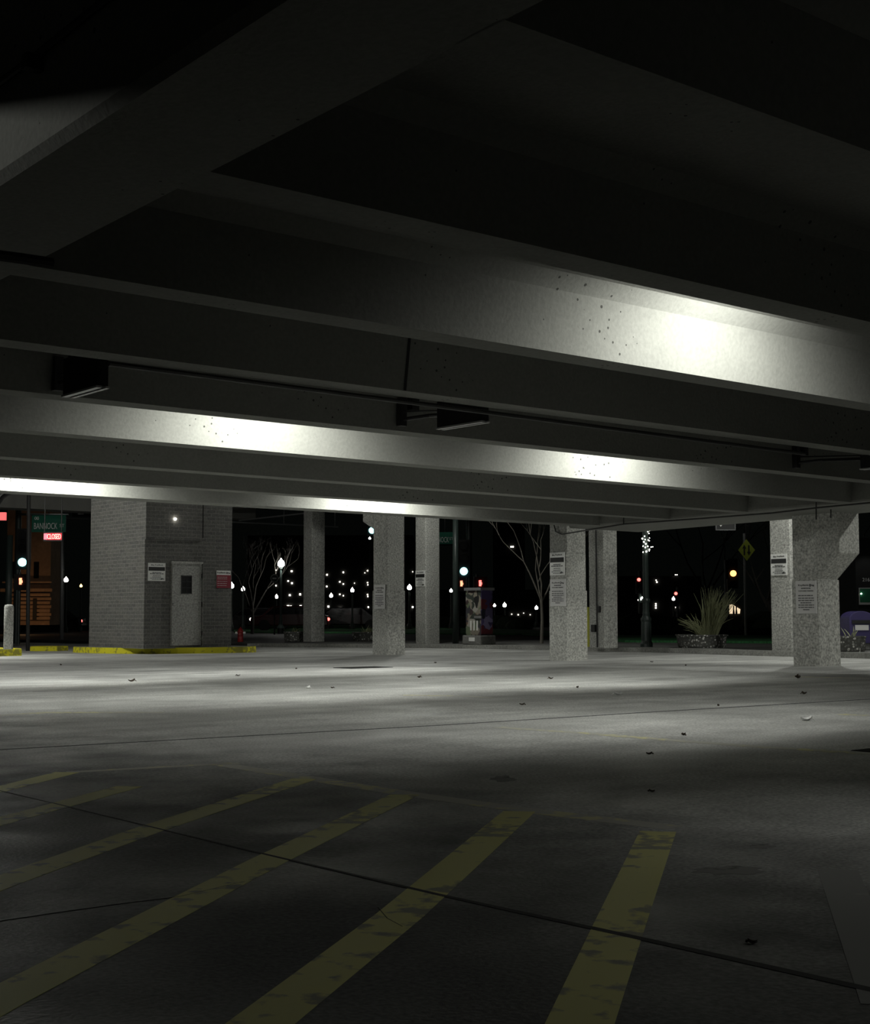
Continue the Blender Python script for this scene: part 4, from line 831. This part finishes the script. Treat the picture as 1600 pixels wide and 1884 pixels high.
# planters
def planter(label, px0, px1, pyt, pyb, plant, seed):
    p = gpt((px0 + px1) / 2, pyb); Yq = (p - EYE).dot(FH); k = Yq / F; R = (px1 - px0) / 2 * k; H = (pyb - pyt) * k
    hd = Vector((p.x, p.y, 0)).normalized(); p = p + hd * (R * .8 + .12); p.z = fz(p.x, p.y) + CURB
    r = thing('planter', label, 'planter', p, 'pebble concrete planters')
    ph = math.radians(22.5) + ANG
    mb = MB(); mb.lathe(p, [(R * .9, 0), (R * .94, H * .12), (R * 1.0, H * .88), (R * 1.05, H * .9), (R * 1.05, H), (R * .93, H), (R * .9, H * .86)], 8, ph); build('bowl', mb, 'pebble', r)
    mb = MB(); mb.lathe(p + ZZ * H * .84, [(R * .9, 0), (R * .5, H * .06)], 8, ph); build('soil', mb, 'soil', r)
    rnd = random.Random(seed); mb = MB()
    for i in range(plant[0]):
        a = rnd.uniform(0, 2 * math.pi); rr = R * .32 * rnd.random(); b = p + Vector((rr * math.cos(a), rr * math.sin(a), H * .88)) + RT * plant[3] * R
        l = plant[1] * rnd.uniform(.45, 1.0); lean = rnd.gauss(0, plant[2]) ; dirv = (ZZ + RT * (lean + .16) + FH * rnd.gauss(0, plant[2])).normalized()
        pts = [b + dirv * l * t + Vector((dirv.x, dirv.y, -.35 * (abs(dirv.x) + abs(dirv.y)))) * l * .45 * t * t for t in (0, .35, .7, 1)]
        mb.tube(pts, [.007, .0065, .005, .002] if plant[1] > .5 else [.007, .009, .007, .002], 4)
    if plant[1] > .9:
        for i in range(90):
            a = rnd.uniform(0, 2 * math.pi); b = p + Vector((.2 * R * math.cos(a), .2 * R * math.sin(a), H * .88)) + RT * .12 * R
            dirv = (ZZ * .7 + RT * rnd.uniform(-.9, .55) + FH * rnd.uniform(-.5, .3)).normalized(); l = rnd.uniform(.3, .72)
            mb.tube([b + dirv * l * t - ZZ * .3 * l * t * t for t in (0, .35, .7, 1)], [.007, .006, .005, .002], 4)
    if plant[0]: build('grass_clump' if plant[1] > .5 else 'small_plants', mb, 'grass', r)
    return r
planter('wide pebble concrete planter with tall ornamental grass, right of the string-lit post', 1243, 1338, 1168, 1192.5, (170, 1.02, .14, .3), 3)
planter('low pebble planter in front of the plain far column', 521, 567, 1162.5, 1180, (10, .2, .5, 0), 4)
planter('low pebble planter just left of the centre column', 646, 700, 1163, 1180, (24, .25, .5, 0), 5)
planter('pebble planter at the right edge beside the corbel column', 1536, 1592, 1171, 1200, (6, .22, .4, 0), 6)

# fire hydrant
p = gpt(442, 1181); p.z = fz(p.x, p.y) + (CURB if p.x > cp[0].x else 0); k = (p - EYE).dot(FH) / F
r = thing('fire_hydrant', 'small dark red fire hydrant with white caps right of the booth', 'hydrant', p)
mb = MB(); mb.lathe(p, [(6 * k, 0), (6 * k, 1.5 * k), (5.2 * k, 2 * k), (5 * k, 17 * k), (5.8 * k, 17.5 * k), (5.8 * k, 19 * k), (5 * k, 20 * k), (4 * k, 23.5 * k), (1.6 * k, 25 * k), (1.2 * k, 27 * k)], 16); build('body', mb, 'hydrant', r, True)
for s in (-1, 1):
    mb = MB(); c = p + ZZ * 16.5 * k + RT * s * 5 * k; mb.disc(c + RT * s * 2.2 * k, RT, 2.2 * k, 4.2 * k, 12); build('side_cap', mb, 'white', r)
mb = MB(); mb.disc(p + ZZ * 14 * k - FH * 5.5 * k, FH, 2.8 * k, 3 * k, 14); build('front_cap', mb, 'hydrant', r)

# mural utility cabinet
p = gpt(884, 1186.5); 
r = thing('utility_cabinet', 'utility cabinet covered in mural artwork beside the thick black pole', 'cabinet', p)
k = (p - EYE).dot(FH) / F; zg = fz(p.x, p.y) + CURB
lv = along(p, V1, 850); lu = along(p, U1, 912)
mb = MB(); mb.box((p.x, p.y, zg), (p.x + lu, p.y + lv, zg + 17 * k)); build('concrete_base', mb, 'walk', r, bevel=.02)
c = p + U1 * .06 + V1 * .06; lv2 = along(c, V1, 857); lu2 = along(c, U1, 906.5); z0 = zg + 17 * k; z1 = zg + 100 * k
mb = MB(); mb.box((c.x, c.y, z0), (c.x + lu2, c.y + lv2, z1)); build('body', mb, 'mural', r)
mb = MB(); mb.box((c.x + .01, c.y - .012, z0 + .03), (c.x + lu2 - .01, c.y, z1)); build('side_panel', mb, 'muralb', r)
mb = MB(); mb.box((c.x - .03, c.y - .03, z1), (c.x + lu2 + .03, c.y + lv2 + .03, z1 + 5 * k)); build('lid', mb, 'grey', r)
for q in (866, 872, 877.5):
    a = on_u(q, 1142, c.x - .008); b = on_u(q, 1160, c.x - .008); mb = MB(); mb.box((c.x - .012, a.y - .022, b.z), (c.x, a.y + .022, a.z)); build('white_bar', mb, 'white', r)
a = on_u(868, 1176.5, p.x); mb = MB(); mb.box((p.x - .012, a.y - .1, a.z - .04), (p.x, a.y + .1, a.z + .045)); build('white_label', mb, 'white', r)
a = on_u(880, 1136, c.x); mb = MB(); mb.box((c.x - .03, a.y - .12, a.z - .02), (c.x, a.y + .12, a.z + .035)); build('handle', mb, 'grey', r)

# bare trees
def tree(label, base, Y, H, seed, spread, r0, lean=0.0, depth=6, first=.3, bm='bark'):
    rnd = random.Random(seed); g = base; r = thing('bare_tree', label, 'tree', g); tr = MB(); br = MB()
    fork = g + ZZ * H * first + RT * lean * H * first
    tr.tube([g, g.lerp(fork, .5) + RT * .02, fork], [r0 * 1.15, r0, r0 * .85], 8)
    def grow(p, d, l, rad, dep, mb):
        n = 3; pts = [p]; q = p; dd = d.copy()
        for i in range(n):
            dd = (dd + Vector((rnd.gauss(0, .09), rnd.gauss(0, .09), .07))).normalized(); q = q + dd * l / n; pts.append(q)
        mb.tube(pts, [rad, rad * .85, rad * .7, rad * .55], 5)
        if dep <= 0: return
        for i in range(2 if dep > 1 else 3):
            ax = Vector((rnd.gauss(0, 1), rnd.gauss(0, 1), rnd.gauss(0, .4))).normalized(); nd = (dd + ax * spread * rnd.uniform(.5, 1.1)).normalized()
            grow(pts[-1 - (i == 1) * rnd.choice((0, 1))], nd, l * rnd.uniform(.62, .85), rad * .58, dep - 1, mb)
    for i in range(4):
        a = i * math.pi / 2 + rnd.random(); d = (ZZ + (RT * math.cos(a) + FH * math.sin(a)) * spread * .8).normalized(); grow(fork - ZZ * rnd.uniform(0, .25) * H * first, d, H * .26, r0 * .6, depth - 1, br)
    build('trunk', tr, bm, r); build('branches', br, bm, r)
tree('small bare tree just left of the two-notice column', gpt(996, 1184.2), 0, 3.9, 11, .62, .036, 0, 6, .28)
tree('bare tree behind the yellow diamond sign at right', base_at(1428, 44), 0, 5.2, 21, .75, .06, -.25, 6, .22)
tree('large dark bare tree behind the grass planter', base_at(1300, 66), 0, 9.5, 5, .75, .1, 0, 6, .2, 'darkbark')
tree('dark bare tree behind the red hydrant and acorn lamp', base_at(464, 62), 0, 5.0, 8, .7, .07, 0, 6, .22, 'darkbark')

# right side: mailbox, sign kiosk
p = gpt(1586, 1201); k = (p - EYE).dot(FH) / F; p = p + Vector((p.x, p.y, 0)).normalized() * 1.6; p.z = fz(p.x, p.y) + CURB
r = thing('collection_box', 'purple-blue round-topped box behind the pebble planter at the right edge', 'box', p)
w = 24 * k; h = 62 * k; prof = [(-w, .12), (w, .12), (w, h)] + [(w * math.cos(t), h + 15 * k * math.sin(t)) for t in [math.pi * i / 12 for i in range(1, 12)]] + [(-w, h)]
mb = MB(); mb.prism([p + RT * a + ZZ * b for a, b in prof], FH * .55); build('body', mb, 'purple', r, bevel=.01)
mb = MB(); mb.obox(p + ZZ * h * .9 - FH * .01, RT * w * .8, ZZ * .03, FH * .012); build('slot_flap', mb, 'black', r)
mb = MB(); mb.obox(p + ZZ * h * .72 - FH * .006, RT * w * .55, ZZ * .045, FH * .006); build('pale_label', mb, 'dull', r)
for a in (-.85, .85):
    for b in (.05, .5):
        mb = MB(); mb.obox(p + RT * w * a + FH * b + ZZ * .07, RT * .025, ZZ * .08, FH * .025); build('leg', mb, 'black', r)
Y = 34; g = base_at(1600, Y); k = Y / F; a = at(1572, 990, Y); b = at(1690, 990, Y)
r = thing('kiosk', 'dark kiosk wall with the number 216 at the right edge', 'building', Vector(((a.x + b.x) / 2, (a.y + b.y) / 2, g.z)))
mb = MB(); mb.prism([Vector((a.x, a.y, g.z)), Vector((b.x, b.y, g.z)), Vector((b.x, b.y, g.z)) + FH * 2, Vector((a.x, a.y, g.z)) + FH * 2], ZZ * (a.z - g.z)); build('walls', mb, 'dark', r)
mb = MB(); mb.text('216', at(1592.5, 1066.5, Y) - FH * .01, RT, ZZ, h=6.5 * k, t=.01); build('number', mb, 'letter', r)
c = at(1596, 1097, Y) - FH * .03; r = thing('green_board', 'green board with white border on the dark kiosk at right', 'sign', c - ZZ * .2)
mb = MB(); mb.obox(c, RT * 17 * k, ZZ * 15.5 * k, FH * .02); build('border', mb, 'dull', r)
mb = MB(); mb.obox(c - FH * .018 + ZZ * 1.5 * k, RT * 15.6 * k, ZZ * 12.5 * k, FH * .008); build('panel', mb, plain('green_panel', (.03, .2, .1), .5), r)
mb = MB(); mb.ball(at(1582.5, 1092.5, Y) - FH * .06, 1.2 * k, 8); build('small_light', mb, 'bulb', r)

added_sign_lamp('added small floodlight above the green board at the right edge', at(1592, 1082, 34) - FH * .05, 1.3, .9, 5)
# lit gable opening and railing far right
Y = 95; k = Y / F; c = at(1347, 1128, Y); g = base_at(1347, Y); r = thing('lit_shelter', 'small shelter with a warmly lit opening behind the grass planter', 'building', Vector((c.x, c.y, g.z)))
def pl(pts, m, nm, off, t):
    mb = MB(); mb.prism([at(a, b, Y) + FH * off for a, b in pts], FH * t); build(nm, mb, m, r)
pl([(1334, 1148), (1334, 1112), (1346, 1104), (1364, 1115), (1364, 1148)], 'dark', 'walls', 0, 3)
pl([(1339, 1129), (1339, 1113), (1346, 1112), (1361, 1121), (1360, 1129)], 'tent', 'lit_opening', -.1, .08)
for q in (1346.5, 1351.5):
    mb = MB(); b0 = at(q, 1131, Y) - FH * .5; mb.lathe(b0, [(1.6 * k, 0), (1.9 * k, 4 * k), (1.0 * k, 11 * k), (1.3 * k, 13 * k), (.9 * k, 16 * k), (.2 * k, 17 * k)], 10); build('dark_post', mb, 'dark', r)
mb = MB(); Yp = 60; t = at(1337.5, 1065, Yp); g = base_at(1337.5, Yp); mb.tube([Vector((t.x, t.y, g.z)), t], .025, 8); tag(build('pole', mb, 'grey'), 'thin pale pole left of the lit shelter', 'pole')
Y = 55; g = base_at(1170, Y); r = thing('railing', 'thin pale railing frame left of the string-lit post', 'railing', g); mb = MB()
tA, tB = at(1144, 1137, Y), at(1186, 1137, Y); mb.tube([tA, tB], .022, 6); build('top_rail', mb, 'grey', r)
for q in (tA, tB):
    mb = MB(); mb.tube([q, Vector((q.x, q.y, fz(q.x, q.y) + CURB))], .022, 6); build('post', mb, 'grey', r)
